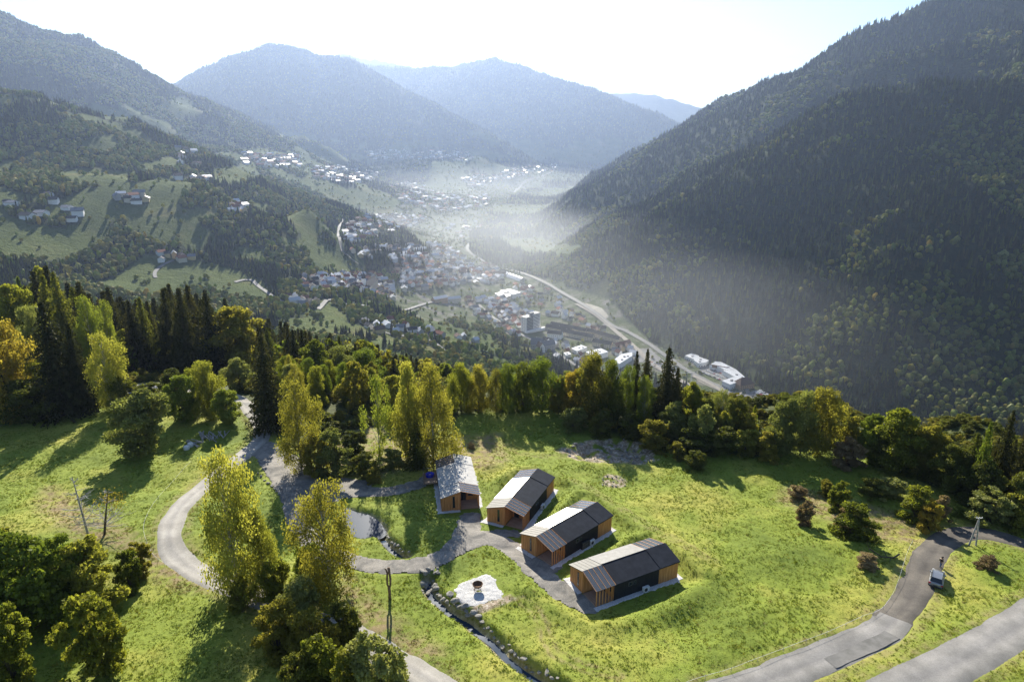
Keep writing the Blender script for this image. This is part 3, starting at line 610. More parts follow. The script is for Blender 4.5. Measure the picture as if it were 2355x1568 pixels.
def ac_unit():
    r = empty('air_conditioner'); m = MB(); m.box(-.2, .2, -.5, .5, .12, .85); m.build('housing', m_white, r)
    m = MB(); m.lathe([(.0, 0), (.26, 0), (.28, .02), (.26, .03)], 16); o = m.build('fan_grille', m_metal, r); o.rotation_euler = (0, R(90), 0); o.location = (.205, -.12, .5)
    m = MB(); m.box(-.18, .18, -.4, -.32, 0, .12); m.build('foot', m_metal, r); m = MB(); m.box(-.18, .18, .32, .4, 0, .12); m.build('foot', m_metal, r); return r
cab0 = make_cabin(); kids(cab0); ac0 = ac_unit(); kids(ac0)
m_plain = simple('gravel_strip_stone', (.40, .39, .38), (.68, .67, .66), 7, .9, .2, 0, .6)
CL = ['timber cabin standing apart by the gravel turning area, gable end facing the camera', 'timber cabin with bright sheet roof, second from the left in the row of four', 'timber cabin with a lattice box on its black long wall, third from the left', 'nearest timber cabin at the right end of the row, long black wall facing the road']
for i, c in enumerate(CAB):
    r = cab0 if i == 0 else copy_tree(cab0)
    r.location = (c['o'][0], c['o'][1], c['z']+.04); r.rotation_euler = (0, 0, c['rz']); tag(r, CL[i], 'cabin', 'timber holiday cabins on the meadow')
    def wp(u, v): return (c['o'][0]+c['ax'][0]*u+c['ay'][0]*v, c['o'][1]+c['ax'][1]*u+c['ay'][1]*v, c['z']+.05)
    m = MB()
    for (u0, u1, v0, v1) in ((-4.15, -3.25, -.7, 14.4), (3.25, 4.15, -.4, 14.6), (-3.25, -.1, -.75, 0), (-3.25, 3.25, 14.0, 14.6)):
        nu, nv = max(2, int((u1-u0)/.25)), max(2, int((v1-v0)/.25)); 
        UU, VV = np.meshgrid(np.linspace(u0, u1, nu+1), np.linspace(v0, v1, nv+1)); ed = (np.abs(UU-u0) < .01)*(u0 < -3.3)+(np.abs(UU-u1) < .01)*(u1 > 3.3)
        UU = UU+ed*fbm(VV*1.7, UU*0+i, 3, 3)*.5*np.sign(UU); zz = fbm(UU*3+i, VV*3, 2, 8)*.08+.03-.1*ed
        b = m.n; nw = UU.shape[1]
        m.v += [(*wp(UU.flat[k], VV.flat[k])[:2], c['z']+.03+zz.flat[k]) for k in range(UU.size)]; m.n += UU.size
        m.f += [(b+a*nw+q, b+a*nw+q+1, b+(a+1)*nw+q+1, b+(a+1)*nw+q) for a in range(nv) for q in range(nu)]
    tag(m.build('gravel_strip', m_plain), kind='structure')
    if i > 0:
        a = ac0 if i == 1 else copy_tree(ac0); a.location = wp(3.75, [0, 7.4, 8.6, 8.0][i]); a.rotation_euler = (0, 0, c['rz'])
        tag(a, 'white outdoor air conditioner beside the black wall of the ' + ['', 'second cabin from the left', 'third cabin from the left', 'rightmost cabin'][i], 'air conditioner', 'air conditioners beside the cabins')
    if i == 2:
        t = empty('lattice_box', wp(3.62, 7.2), c['rz']); m = MB()
        for q in range(9): m.box(.12, .15, -.8+q*.2, -.72+q*.2, .05, 1.15)
        for z in (.1, .6, 1.1): m.box(.09, .12, -.85, .9, z, z+.06)
        m.build('lattice', m_roofg, t); m = MB(); m.box(-.25, .085, -.85, .9, 0, 1.2); m.build('box', m_black, t); tag(t, 'low grey lattice box against the black wall of the third cabin', 'storage box')
for q in [o for o in S.objects if o.name.startswith('roof_panel') and o.parent]:
    k_ = [0 if (q.parent.location-Vector((*CAB[z]['o'], CAB[z]['z']))).length < 1 else 9 for z in (0, 3)]
    if 0 in k_ and (q.data.materials[0] is m_roofl or (k_[0] == 0 and q.data.materials[0] in (m_roofd, m_roofg))): q.material_slots[0].link = 'OBJECT'; q.material_slots[0].material = m_roofm if k_[0] else m_roofp
# terrace with hot tub behind the first cabin
c = CAB[0]
def wp0(u, v): return (c['o'][0]+c['ax'][0]*u+c['ay'][0]*v, c['o'][1]+c['ax'][1]*u+c['ay'][1]*v, c['z']+.05)
t = empty('terrace', wp0(-4.6, 10.9), c['rz']); m = MB(); m.box(-1.3, 1.3, -2.0, 2.2, .55, .7); m.build('deck', m_deck, t)
for x in (-1.25, 1.2):
    for y in (-1.95, 0, 2.1): m = MB(); m.box(x, x+.07, y, y+.07, -1.2, 1.65); m.build('post', m_metal, t)
m = MB(); m.box(-1.25, -1.2, -1.95, 2.15, 1.6, 1.66); m.box(-1.18, 1.2, 2.1, 2.15, 1.6, 1.66); m.box(-1.24, -1.22, -1.9, 2.1, .75, 1.55); m.build('railing', m_glass, t)
tag(t, 'small raised terrace with glass railing beside the leftmost cabin', 'terrace')
m = MB(); m.lathe([(.75, 0), (.82, .5), (.8, .52), (.7, .5), (.68, .42), (0, .42)], 20); t = m.build('hot_tub', simple('tub_blue', (.01, .02, .35), (.015, .04, .5), 2, .3), None, True); t.location = Vector(wp0(-4.6, 11.6))+Vector((0, 0, .7)); tag(t, 'round blue hot tub on the terrace beside the leftmost cabin', 'hot tub')
# ---------------- stones ----------------
def stone_mesh(seed, flat=.7):
    bm = bmesh.new(); bmesh.ops.create_icosphere(bm, subdivisions=2, radius=.5); rg = random.Random(seed)
    pl = [Vector((rg.gauss(0, 1), rg.gauss(0, 1), rg.gauss(0, 1))).normalized() for _ in range(9)]
    for v in bm.verts:
        for q in pl:
            d = v.co.dot(q); 
            if d > .34: v.co -= q*(d-.34)
        v.co.z *= flat; v.co *= 1+rg.uniform(-.05, .05)
    me = bpy.data.meshes.new('boulder'); bm.to_mesh(me); bm.free(); me.materials.append(m_rock); return me
STM = [stone_mesh(s, random.uniform(.6, .9)) for s in range(7)]
nst = [0]
def stone(x, y, s, label, group, dz=0, sq=1):
    o = link(bpy.data.objects.new('boulder', random.choice(STM))); o.location = (x, y, Hs(x, y)+s*.18+dz); o.scale = (s*random.uniform(.8, 1.4), s*random.uniform(.7, 1.1), s*random.uniform(.7, 1)*sq); o.rotation_euler = (random.uniform(-.3, .3), random.uniform(-.3, .3), random.uniform(0, 6.28)); tag(o, label, 'boulder', group)
def along(L, off, step, jit, smin, smax, label, group, dz=0):
    L = np.array(L); d = np.gradient(L, axis=0); d /= np.linalg.norm(d, axis=1)[:, None]; nn = np.c_[-d[:, 1], d[:, 0]]; s = 0; acc = 0
    for k in range(1, len(L)):
        acc += np.linalg.norm(L[k]-L[k-1])
        if acc > step*random.uniform(.7, 1.3):
            acc = 0; o = off+random.uniform(-jit, jit); stone(L[k, 0]+nn[k, 0]*o, L[k, 1]+nn[k, 1]*o, random.uniform(smin, smax), label, group, dz)
along(DITCH2, .95, .5, .28, .4, 1.0, 'rough pale boulder lining the far bank of the long stream ditch', 'boulders along the far bank of the long ditch', -.08)
along(DITCH2, -.95, 1.5, .08, .35, .55, 'flat pale stone edging the near bank of the long stream ditch', 'edging stones of the long ditch')
along(DITCH1, .9, .75, .1, .5, .9, 'boulder lining the short channel that leaves the pond', 'boulders of the short pond channel'); along(DITCH1, -.8, 1.3, .08, .3, .5, 'small stone edging the near side of the short pond channel', 'edging stones of the pond channel')
along(smooth_line([POND[k] for k in (2, 3, 4, 5, 6)]), -.4, .7, .15, .5, .9, 'boulder on the far bank of the dark pond', 'boulders around the pond')
for k in range(26):
    p_ = GN(*Z8(random.uniform(690, 860), random.uniform(400, 560))); stone(p_[0], p_[1], random.uniform(.4, 1.15), 'large rough boulder at the head of the ditch below the gravel drive', 'boulders at the head of the ditch')
for q in ((1080, 745), (1180, 800), (1220, 830), (1120, 790), (1010, 700), (960, 650)):
    p_ = GN(*Z8(*q)); stone(p_[0], p_[1], random.uniform(.9, 1.4), 'big pale boulder between the gravel pad and the ditch', 'boulders holding up the gravel pad', .2)
pb = np.array(PIT); k = 0
while k < 60:
    x, y = random.uniform(pb[:, 0].min(), pb[:, 0].max()), random.uniform(pb[:, 1].min(), pb[:, 1].max())
    if inpoly(np.array([x]), np.array([y]), PIT)[0]: stone(x, y, random.uniform(.3, 1.0), 'pale broken rock lying in the bare earth pit behind the cabins', 'rocks in the earth pit'); k += 1
for k in range(14):
    p_ = GN(*Z1(random.uniform(1470, 1650), random.uniform(310, 385))); stone(p_[0], p_[1], random.uniform(.2, .5), 'small grey stone in the bare patch on the meadow slope', 'stones in the bare meadow patch')
for k in range(7):
    p_ = GN(590+k*9+random.uniform(-3, 3), 1088+k*9*.9); stone(p_[0], p_[1], random.uniform(.5, 1.0), 'grey boulder in the shade behind the large yellow birch', 'boulders beside the gravel lot')
# fire bowl
p_ = GN(*Z8(1215, 612)); t = empty('fire_bowl', (p_[0], p_[1], Hs(p_[0], p_[1])+.12)); m_rust = simple('rusty_steel', (.10, .055, .03), (.20, .12, .07), 6, .8, .3, .3, 0, False)
m = MB(); m.lathe([(.15, .35), (.45, .42), (.66, .62), (.74, .86), (.70, .86), (.60, .66), (.40, .50), (0, .46)], 24); m.build('bowl', m_rust, t, True)
m = MB(); m.lathe([(.5, 0), (.5, .06), (.46, .06), (.46, 0)], 20); 
for a in range(4): m.box(.44*math.cos(a*1.57+.4)-.03, .44*math.cos(a*1.57+.4)+.03, .44*math.sin(a*1.57+.4)-.03, .44*math.sin(a*1.57+.4)+.03, .05, .5)
m.build('stand', m_rust, t); tag(t, 'round rusty fire bowl on a stand in the middle of the white gravel pad', 'fire bowl')
# forked dead trunk
p_ = GN(896, 1374); m_dead = simple('weathered_wood', (.12, .075, .045), (.30, .20, .13), 3, .85, .2, 0, .5, False)
m = MB(); m.tube([(0, 0, -.3), (.02, 0, .8), (0, 0, 1.7), (.02, 0, 2.0)], [.24, .2, .2, .17], 9); m.tube([(.02, 0, 1.7), (.2, 0, 2.3), (.24, .05, 3.2), (.16, 0, 4.2), (.1, 0, 4.9), (-.05, 0, 5.0)], [.15, .14, .15, .15, .2, .08], 9)
m.tube([(0, 0, 1.7), (-.22, 0, 2.4), (-.2, 0, 3.3), (-.12, 0, 4.2), (-.3, 0, 4.75), (-.5, 0, 4.9)], [.14, .13, .14, .13, .1, .04], 9); m.tube([(-.05, 0, 4.1), (.1, 0, 4.3)], .15, 8)
o = m.build('dead_trunk', m_dead, None, True); o.location = (p_[0], p_[1], Hs(p_[0], p_[1])); tag(o, 'tall weathered dead trunk split into a fork, left of the stream ditch', 'tree trunk')
# log piles and bales
m_log = simple('grey_timber', (.22, .21, .20), (.48, .46, .43), 2, .9, .2, 0, 0, False)
def timber(vx, vy, n, spread, ang, lab, grp):
    p_ = GN(vx, vy)
    for k in range(n):
        m = MB(); l = random.uniform(2.5, 5); m.tube([(-l/2, 0, 0), (l/2, 0, 0)], random.uniform(.07, .14), 6); o = m.build('timber_log', m_log)
        x = p_[0]+random.uniform(-spread, spread); y = p_[1]+random.uniform(-spread, spread)*.7; o.location = (x, y, Hs(x, y)+.12+.2*(k % 3)); o.rotation_euler = (0, random.uniform(-.06, .06), ang+random.uniform(-.35, .35)); tag(o, lab, 'log', grp)
timber(478, 1003, 16, 1.6, R(-62), 'grey timber in the main pile beside the road bend', 'logs of the main timber pile'); timber(445, 1018, 7, 1.0, R(-25), 'grey timber in the small pile by the white bales', 'logs of the small timber pile')
timber(512, 1000, 5, 1.0, R(-70), 'dark pole in the pile nearest the road bend', 'poles nearest the road')
for vx, vy in ((429, 1030), (438, 1024)):
    p_ = GN(vx, vy); m = MB(); m.lathe([(0, 0), (.55, 0), (.6, .1), (.6, .75), (.5, .85), (0, .85)], 14); o = m.build('wrapped_bale', m_white, None, True); o.location = (p_[0], p_[1], Hs(p_[0], p_[1])); tag(o, 'white wrapped bale lying beside the small timber pile', 'bale', 'white bales by the timber pile')
for vx, vy, l in ((994, 1062, 'white upright box at the forest edge behind the leftmost cabin'), (955, 1072, 'round white lid in the grass left of the leftmost cabin')):
    p_ = GN(vx, vy); m = MB()
    if l[0] == 'w': m.box(-.3, .3, -.3, .3, 0, 1.3); m.box(-.36, .36, -.36, .36, 1.3, 1.38)
    else: m.lathe([(.5, 0), (.5, .3), (.4, .38), (0, .4)], 16)
    o = m.build('utility_box' if l[0] == 'w' else 'shaft_cover', m_white); o.location = (p_[0], p_[1], Hs(p_[0], p_[1])); tag(o, l, 'utility box' if l[0] == 'w' else 'cover')
# utility A-pole
p_ = GN(2227, 1252); q_ = GN(2246, 1254); t = empty('utility_pole', (p_[0], p_[1], Hs(p_[0], p_[1]))); zt = atY(2240, 1190, p_[1])[2]-t.location.z; dx = q_[0]-p_[0]
for x0 in (0, dx):
    m = MB(); m.tube([(x0, 0, -.3), (dx*.62, 0, zt)], [.14, .09], 8); m.build('pole', m_log, t)
m = MB(); m.tube([(dx*.3, 0, zt*.45), (dx*.85, 0, zt*.45)], .04, 6); m.build('brace', m_metal, t)
m = MB()
for x in (-.4, 0, .4): m.lathe([(.03, 0), (.06, .05), (.05, .15), (0, .18)], 8, (dx*.62+x, 0, zt))
m.box(dx*.62-.5, dx*.62+.5, -.05, .05, zt-.06, zt); m.build('insulator', m_white, t); tag(t, 'weathered A-shaped double utility pole beside the gravel road bend on the right', 'utility pole')
# pasture fences: white tape on thin posts
def fence(pts, lab):
    L = smooth_line(line(pts), 4.5); t = empty('pasture_fence', (L[0][0], L[0][1], 0)); x0, y0 = L[0]
    for x, y in L:
        m = MB(); z = Hs(x, y); m.tube([(x-x0, y-y0, z-.2), (x-x0, y-y0, z+.75)], .025, 5); m.build('post', m_log, t)
    L2 = smooth_line(L, 1.2); m = MB(); m.tube([(x-x0, y-y0, Hs(x, y)+.6+.03*math.sin(i)) for i, (x, y) in enumerate(L2)], .013, 4); m.build('fence_tape', m_white, t); tag(t, lab, 'fence')
fence([(2098, 1245), (2080, 1290), (2062, 1345), (2030, 1400), (1980, 1425), (1900, 1462), (1800, 1500), (1680, 1545), (1560, 1590)], 'thin white tape fence running along the meadow side of the right-hand road')
fence([(440, 1065), (400, 1105), (365, 1150), (340, 1190), (332, 1230), (350, 1275), (378, 1300)], 'thin tape fence on the grass slope left of the curving asphalt road')
# ---------------- car ----------------
def make_car():
    r = empty('parked_car'); m_paint, n, p = mat('silver_paint', .28, .6, .55); p.inputs['Base Color'].default_value = (.27, .28, .29, 1)
    # lengthwise profile (y fwd): station y, half width, z of sill, belt, half width at roof, roof z
    st = [(-2.1, .70, .42, .80), (-2.0, .84, .32, .98), (-1.5, .89, .28, 1.02), (-.5, .90, .26, 1.00), (.6, .90, .26, .98), (1.2, .88, .28, .95), (1.8, .82, .32, .86), (2.1, .62, .42, .68)]
    vs = []; fs = []
    for y, w, z0, z1 in st: vs += [(-w*.92, y, z0), (-w, y, (z0+z1)/2), (-w*.93, y, z1), (0, y, z1+.05), (w*.93, y, z1), (w, y, (z0+z1)/2), (w*.92, y, z0), (0, y, z0)]
    for i in range(len(st)-1):
        for j in range(8): a = i*8+j; b = i*8+(j+1) % 8; fs.append((a, b, b+8, a+8))
    fs += [tuple(range(7, -1, -1)), tuple(range(len(vs)-8, len(vs)))]
    m = MB(); m.add(vs, fs); m.build('body', m_paint, r, True)
    cs = [(-1.95, .70, 1.0, .70, 1.02), (-1.6, .78, 1.0, .62, 1.52), (-.3, .80, .98, .64, 1.60), (.35, .80, .97, .62, 1.52), (1.05, .78, .95, .70, 1.0)]
    vs = []; fs = []
    for y, w, z0, w2, z1 in cs: vs += [(-w, y, z0-.06), (-w2, y, z1), (w2, y, z1), (w, y, z0-.06)]
    for i in range(len(cs)-1):
        for j in range(3): a = i*4+j; fs.append((a, a+1, a+5, a+4))
    fs += [(3, 2, 1, 0), (16, 17, 18, 19)]
    m = MB(); m.add(vs, fs); m.build('cabin_glass', m_pane, r)
    m = MB(); m.add([(-.60, -1.55, 1.545), (-.62, -.3, 1.625), (-.6, .3, 1.55), (.6, .3, 1.55), (.62, -.3, 1.625), (.60, -1.55, 1.545), (-.60, -1.55, 1.50), (-.62, -.3, 1.58), (-.6, .3, 1.5), (.6, .3, 1.5), (.62, -.3, 1.58), (.60, -1.55, 1.5)], [(0, 1, 4, 5), (1, 2, 3, 4), (0, 6, 7, 1), (1, 7, 8, 2), (2, 8, 9, 3), (3, 9, 10, 4), (4, 10, 11, 5), (5, 11, 6, 0)])
    for s in (-1, 1):
        for y in (-1.62, -.85, .02): m.tube([(s*.80, y-.12, .98), (s*.64, y, 1.54)], .035, 5)
        m.tube([(s*.77, 1.02, .97), (s*.62, .33, 1.53)], .03, 5); m.tube([(s*.58, -1.4, 1.62), (s*.58, .1, 1.62)], .02, 5)
    m.build('roof', m_paint, r)
    for s in (-1, 1):
        for y in (-1.3, 1.3):
            m = MB(); m.lathe([(.0, -.1), (.25, -.1), (.33, -.09), (.34, 0), (.33, .09), (.25, .1), (0, .1)], 18); w = m.build('wheel', simple('tyre', (.015,)*3, (.03,)*3, 5, .9), r, True); w.rotation_euler = (0, R(90), 0); w.location = (s*.80, y, .34)
            m = MB(); m.lathe([(0, .105), (.2, .11), (.21, .1)], 10); m.build('rim', m_metal, w)
        m = MB(); m.box(s*.72-.14, s*.72+.14, -2.09, -1.98, .72, .92); m.build('tail_light', simple('red_lens', (.35, .01, .01), (.45, .02, .02), 3, .3), r)
        m = MB(); m.box(s*.62-.14, s*.62+.14, 1.9, 2.03, .62, .78); m.build('headlight', m_white, r)
        m = MB(); m.box(s*.93-.08, s*.93+.08, .55, .7, .98, 1.12); m.build('mirror', m_paint, r)
    m = MB(); m.box(-.75, .75, -2.17, -2.05, .36, .52); m.box(-.26, .26, -2.185, -2.17, .55, .67); m.build('bumper', m_metal, r)
    return r
car = make_car(); p_ = GN(2152, 1338); f_ = GN(2160, 1300); ang = math.atan2(-(f_[0]-p_[0]), f_[1]-p_[1])
car.location = (p_[0], p_[1], Hs(p_[0], p_[1])+.05); car.rotation_euler = (0, 0, ang); tag(car, 'silver grey car standing on the right-hand gravel road next to a person', 'car')
# ---------------- person ----------------
def skin_fig(name, V, E, rad, m, parent=None, sub=1):
    me = bpy.data.meshes.new(name); me.from_pydata(V, E, []); o = bpy.data.objects.new(name, me); link(o, parent); me.materials.append(m)
    sk = o.modifiers.new('skin', 'SKIN'); sk.use_smooth_shade = True; sv = me.skin_vertices[0].data if me.skin_vertices else None
    if sv is None: me.skin_vertices.new() if hasattr(me.skin_vertices, 'new') else None; sv = me.skin_vertices[0].data
    for i, q in enumerate(rad): sv[i].radius = (q, q) if not isinstance(q, tuple) else q
    sv[0].use_root = True; ss = o.modifiers.new('sub', 'SUBSURF'); ss.levels = sub; ss.render_levels = sub; return o
m_skin = simple('skin', (.45, .28, .20), (.55, .35, .26), 5, .6); m_jean = simple('blue_jeans', (.05, .08, .16), (.08, .12, .22), 6, .9); m_dark = simple('dark_jacket', (.015, .015, .018), (.035, .03, .03), 5, .9); m_hair = simple('dark_hair', (.01, .008, .006), (.03, .02, .015), 20, .8); m_beige = simple('beige_bag', (.35, .27, .18), (.45, .36, .25), 8, .9)
p_ = GN(2161, 1307); pr = empty('person', (p_[0], p_[1], Hs(p_[0], p_[1])+.05), R(200))
bV = [(0, 0, .95), (0, 0, 1.15), (0, .02, 1.38), (0, .03, 1.48), (0, .05, 1.58), (0, .06, 1.68), (0, .06, 1.76), (.19, .02, 1.42), (.27, .02, 1.15), (.22, .18, .98), (.20, .25, .92), (-.19, .02, 1.42), (-.27, 0, 1.15), (-.24, .12, .92), (-.22, .17, .84),
      (.1, 0, .88), (.11, .05, .5), (.12, -.02, .09), (.12, .14, .04), (-.1, 0, .88), (-.12, -.03, .5), (-.14, -.12, .09), (-.14, .04, .04)]
bE = [(0, 1), (1, 2), (2, 3), (3, 4), (4, 5), (5, 6), (2, 7), (7, 8), (8, 9), (9, 10), (2, 11), (11, 12), (12, 13), (13, 14), (0, 15), (15, 16), (16, 17), (17, 18), (0, 19), (19, 20), (20, 21), (21, 22)]
bR = [.14, .13, .15, .065, .07, .10, .06, .06, .05, .04, .035, .06, .05, .04, .035, .095, .065, .05, .045, .095, .065, .05, .045]
skin_fig('body', bV, bE, bR, m_skin, pr)
skin_fig('jacket', [bV[i] for i in (0, 1, 2)]+[(0, .03, 1.5), bV[7], bV[8], (.23, .16, 1.01), bV[11], bV[12], (-.24, .1, .95)], [(0, 1), (1, 2), (2, 3), (2, 4), (4, 5), (5, 6), (2, 7), (7, 8), (8, 9)], [.17, .16, .18, .09, .08, .07, .055, .08, .07, .055], m_dark, pr)
skin_fig('trousers', [(0, 0, .98), (.1, 0, .86), bV[16], (.12, -.02, .12), (-.1, 0, .86), bV[20], (-.14, -.12, .12)], [(0, 1), (1, 2), (2, 3), (0, 4), (4, 5), (5, 6)], [.15, .115, .085, .07, .115, .085, .07], m_jean, pr)
skin_fig('hair', [(0, .03, 1.74), (0, -.03, 1.68), (0, -.05, 1.56), (0, .06, 1.79)], [(0, 1), (1, 2), (0, 3)], [.11, .09, .06, .07], m_hair, pr)
for s in (-1, 1):
    m = MB(); m.lathe([(0, -.012), (.014, 0), (0, .012)], 6); e_ = m.build('eye', m_white, pr); e_.location = (s*.035, .155, 1.69)
    for f in range(5):
        m = MB(); bx, by, bz = (s*(.2+.02*(s < 0)), .25-.08*(s < 0), .92-.08*(s < 0)); k = (f-2)*.017; m.tube([(bx+k, by+.02, bz-.02), (bx+k, by+.05, bz-.06), (bx+k, by+.04, bz-.09+abs(k))], [.010, .009, .007], 5); m.build('finger', m_skin, pr)
m = MB(); m.tube([(0, .16, 1.69), (0, .185, 1.655)], [.012, .017], 5); m.build('nose', m_skin, pr)
tag(pr, 'person in dark jacket and blue jeans standing in front of the silver car', 'person')
m = MB(); m.box(-.14, .14, -.3, -.16, 1.05, 1.45); m.tube([(-.1, -.16, 1.42), (-.1, .02, 1.53), (-.1, .16, 1.3)], .02, 5); o = m.build('backpack', m_beige); o.location = pr.location; o.rotation_euler = pr.rotation_euler; tag(o, 'small beige backpack carried by the person beside the silver car', 'backpack')
# drain grate and asphalt patch
p_ = GN(*Z5(712, 443))
# ---------------- trees ----------------
def leaf_mat(name, c1, c2, c3, tr=.45, sat=1):
    m = bpy.data.materials.new(name); m.use_nodes = True; n = m.node_tree; n.nodes.clear(); o = n.nodes.new('ShaderNodeOutputMaterial')
    oi = n.nodes.new('ShaderNodeObjectInfo'); f = nnoise(n, .55, 3, .7, geo(n)); a = n.nodes.new('ShaderNodeMath'); a.operation = 'MULTIPLY_ADD'
    n.links.new(oi.outputs['Random'], a.inputs[0]); a.inputs[1].default_value = .35; b = n.nodes.new('ShaderNodeMath'); b.operation = 'SUBTRACT'; n.links.new(f, b.inputs[0]); b.inputs[1].default_value = .175; n.links.new(b.outputs[0], a.inputs[2])
    c = ramp(n, a.outputs[0], [(.25, c1), (.5, c2), (.78, c3)])
    d = n.nodes.new('ShaderNodeBsdfDiffuse'); t = n.nodes.new('ShaderNodeBsdfTranslucent'); g = n.nodes.new('ShaderNodeBsdfGlossy'); g.inputs['Roughness'].default_value = .45
    n.links.new(c, d.inputs[0]); tc_ = mixc(n, 1, c, (1.0, 1.0, .6), 'MULTIPLY'); n.links.new(tc_, t.inputs[0])
    m1 = n.nodes.new('ShaderNodeMixShader'); m1.inputs[0].default_value = tr; n.links.new(d.outputs[0], m1.inputs[1]); n.links.new(t.outputs[0], m1.inputs[2])
    m2 = n.nodes.new('ShaderNodeMixShader'); m2.inputs[0].default_value = .008; n.links.new(m1.outputs[0], m2.inputs[1]); n.links.new(g.outputs[0], m2.inputs[2]); n.links.new(m2.outputs[0], o.inputs[0]); return m
LM = dict(
    spruce=leaf_mat('spruce_needles', (.036, .042, .014), (.064, .066, .022), (.12, .105, .034), .35),
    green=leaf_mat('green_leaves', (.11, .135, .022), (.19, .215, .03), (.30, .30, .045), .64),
    yellow=leaf_mat('yellow_green_leaves', (.21, .22, .035), (.33, .33, .06), (.46, .43, .09), .62),
    gold=leaf_mat('golden_leaves', (.24, .20, .035), (.38, .30, .05), (.50, .38, .07), .6),
    olive=leaf_mat('olive_leaves', (.16, .155, .03), (.28, .26, .045), (.40, .35, .07), .64),
    silver=leaf_mat('silver_green_leaves', (.16, .18, .05), (.27, .29, .085), (.42, .42, .16), .5),
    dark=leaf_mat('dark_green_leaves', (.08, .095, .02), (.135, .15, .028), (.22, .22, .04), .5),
    brown=leaf_mat('brown_leaves', (.20, .15, .075), (.30, .225, .115), (.42, .33, .18), .45),
    larch=leaf_mat('larch_needles', (.12, .16, .025), (.20, .25, .035), (.30, .33, .055), .5))
m_bark = simple('grey_brown_bark', (.05, .04, .03), (.13, .105, .08), 6, .95, .1, 0, 0, False)
m_birch, n, p = mat('birch_bark', .8, .2); mp = n.nodes.new('ShaderNodeMapping'); mp.inputs['Scale'].default_value = (3, 3, 14); n.links.new(objc(n), mp.inputs[0]); n.links.new(ramp(n, nnoise(n, 1, 4, .7, mp.outputs[0]), [(.40, (.04, .035, .03)), (.5, (.42, .40, .36)), (.8, (.60, .58, .54))]), p.inputs['Base Color'])
def cards(rg, C, size, up=0., flat=0., asp=1.0, tri=False):
    """one small leaf-spray polygon at each centre; flat>0 leans the faces towards horizontal, up>0 hangs them"""
    n = len(C); nrm = rg.normal(size=(n, 3)); nrm[:, 2] += flat*np.sign(nrm[:, 2]+1e-6); nrm /= np.linalg.norm(nrm, axis=1)[:, None]
    a = np.cross(nrm, rg.normal(size=(n, 3))+np.array([0, 0, 1e-3])); 
    if up: a = a/np.linalg.norm(a, axis=1)[:, None]; a[:, 2] -= up
    a /= np.linalg.norm(a, axis=1)[:, None]; b = np.cross(nrm, a); b /= np.linalg.norm(b, axis=1)[:, None]
    s = (size*rg.uniform(.55, 1.25, n))[:, None]; a = a*s*asp*.5; b = b*s*.5
    k = rg.uniform(.3, .8, (n, 1))
    V = np.stack([C-a-b*k, C-a*.2+b, C+a+b*.2, C+a*.4-b], 1).reshape(-1, 3); F = np.arange(n*4).reshape(n, 4); return V, F
def tubes_np(mb): return mb
def lobes_crown(seed, n_lobe, shape, leaf, nleaf, droop=0, inner=.55, dens_top=1):
    """crown in a unit box: radius .5, height 0..1; returns leaf mesh + limb MB"""
    rg = np.random.default_rng(seed); L = []; mod = .26; ph = rg.uniform(0, 6.28, 3)
    tries = 0
    while len(L) < n_lobe and tries < 4000:
        tries += 1
        z = rg.uniform(.05, .97); a = rg.uniform(0, 2*math.pi); rmax = shape(z)*(1+mod*math.sin(2*a+ph[0]+z*4)+mod*.7*math.sin(3*a+ph[1]-z*9)+mod*.5*math.sin(a+ph[2]+z*15)-mod*.8); r = rmax*math.sqrt(rg.uniform(.05, 1))*.92
        p_ = np.array([r*math.cos(a), r*math.sin(a), z]); s = rg.uniform(.07, .135)*(.68+rmax*1.0)
        if all(np.linalg.norm((p_-q)*np.array([1, 1, 1.4])) > .62*(s+t) for q, t in L): L.append((p_, s))
    C = []
    tot = sum(s**2 for _, s in L)
    for q, s in L:
        k = int(nleaf*s*s/tot); d = rg.normal(size=(k, 3)); d /= np.linalg.norm(d, axis=1)[:, None]; rad = s*(1-inner*rg.uniform(0, 1, k)**2)*rg.uniform(.75, 1.2, k)
        P = q+d*rad[:, None]*np.array([1.1, 1.1, .62 if not droop else .9]); 
        if droop: P[:, 2] -= droop*rg.uniform(0, 1, k)**1.5*np.clip(np.hypot(P[:, 0], P[:, 1])*2.2, .2, 1.2)
        C.append(P)
    C = np.concatenate(C); return L, C, rg
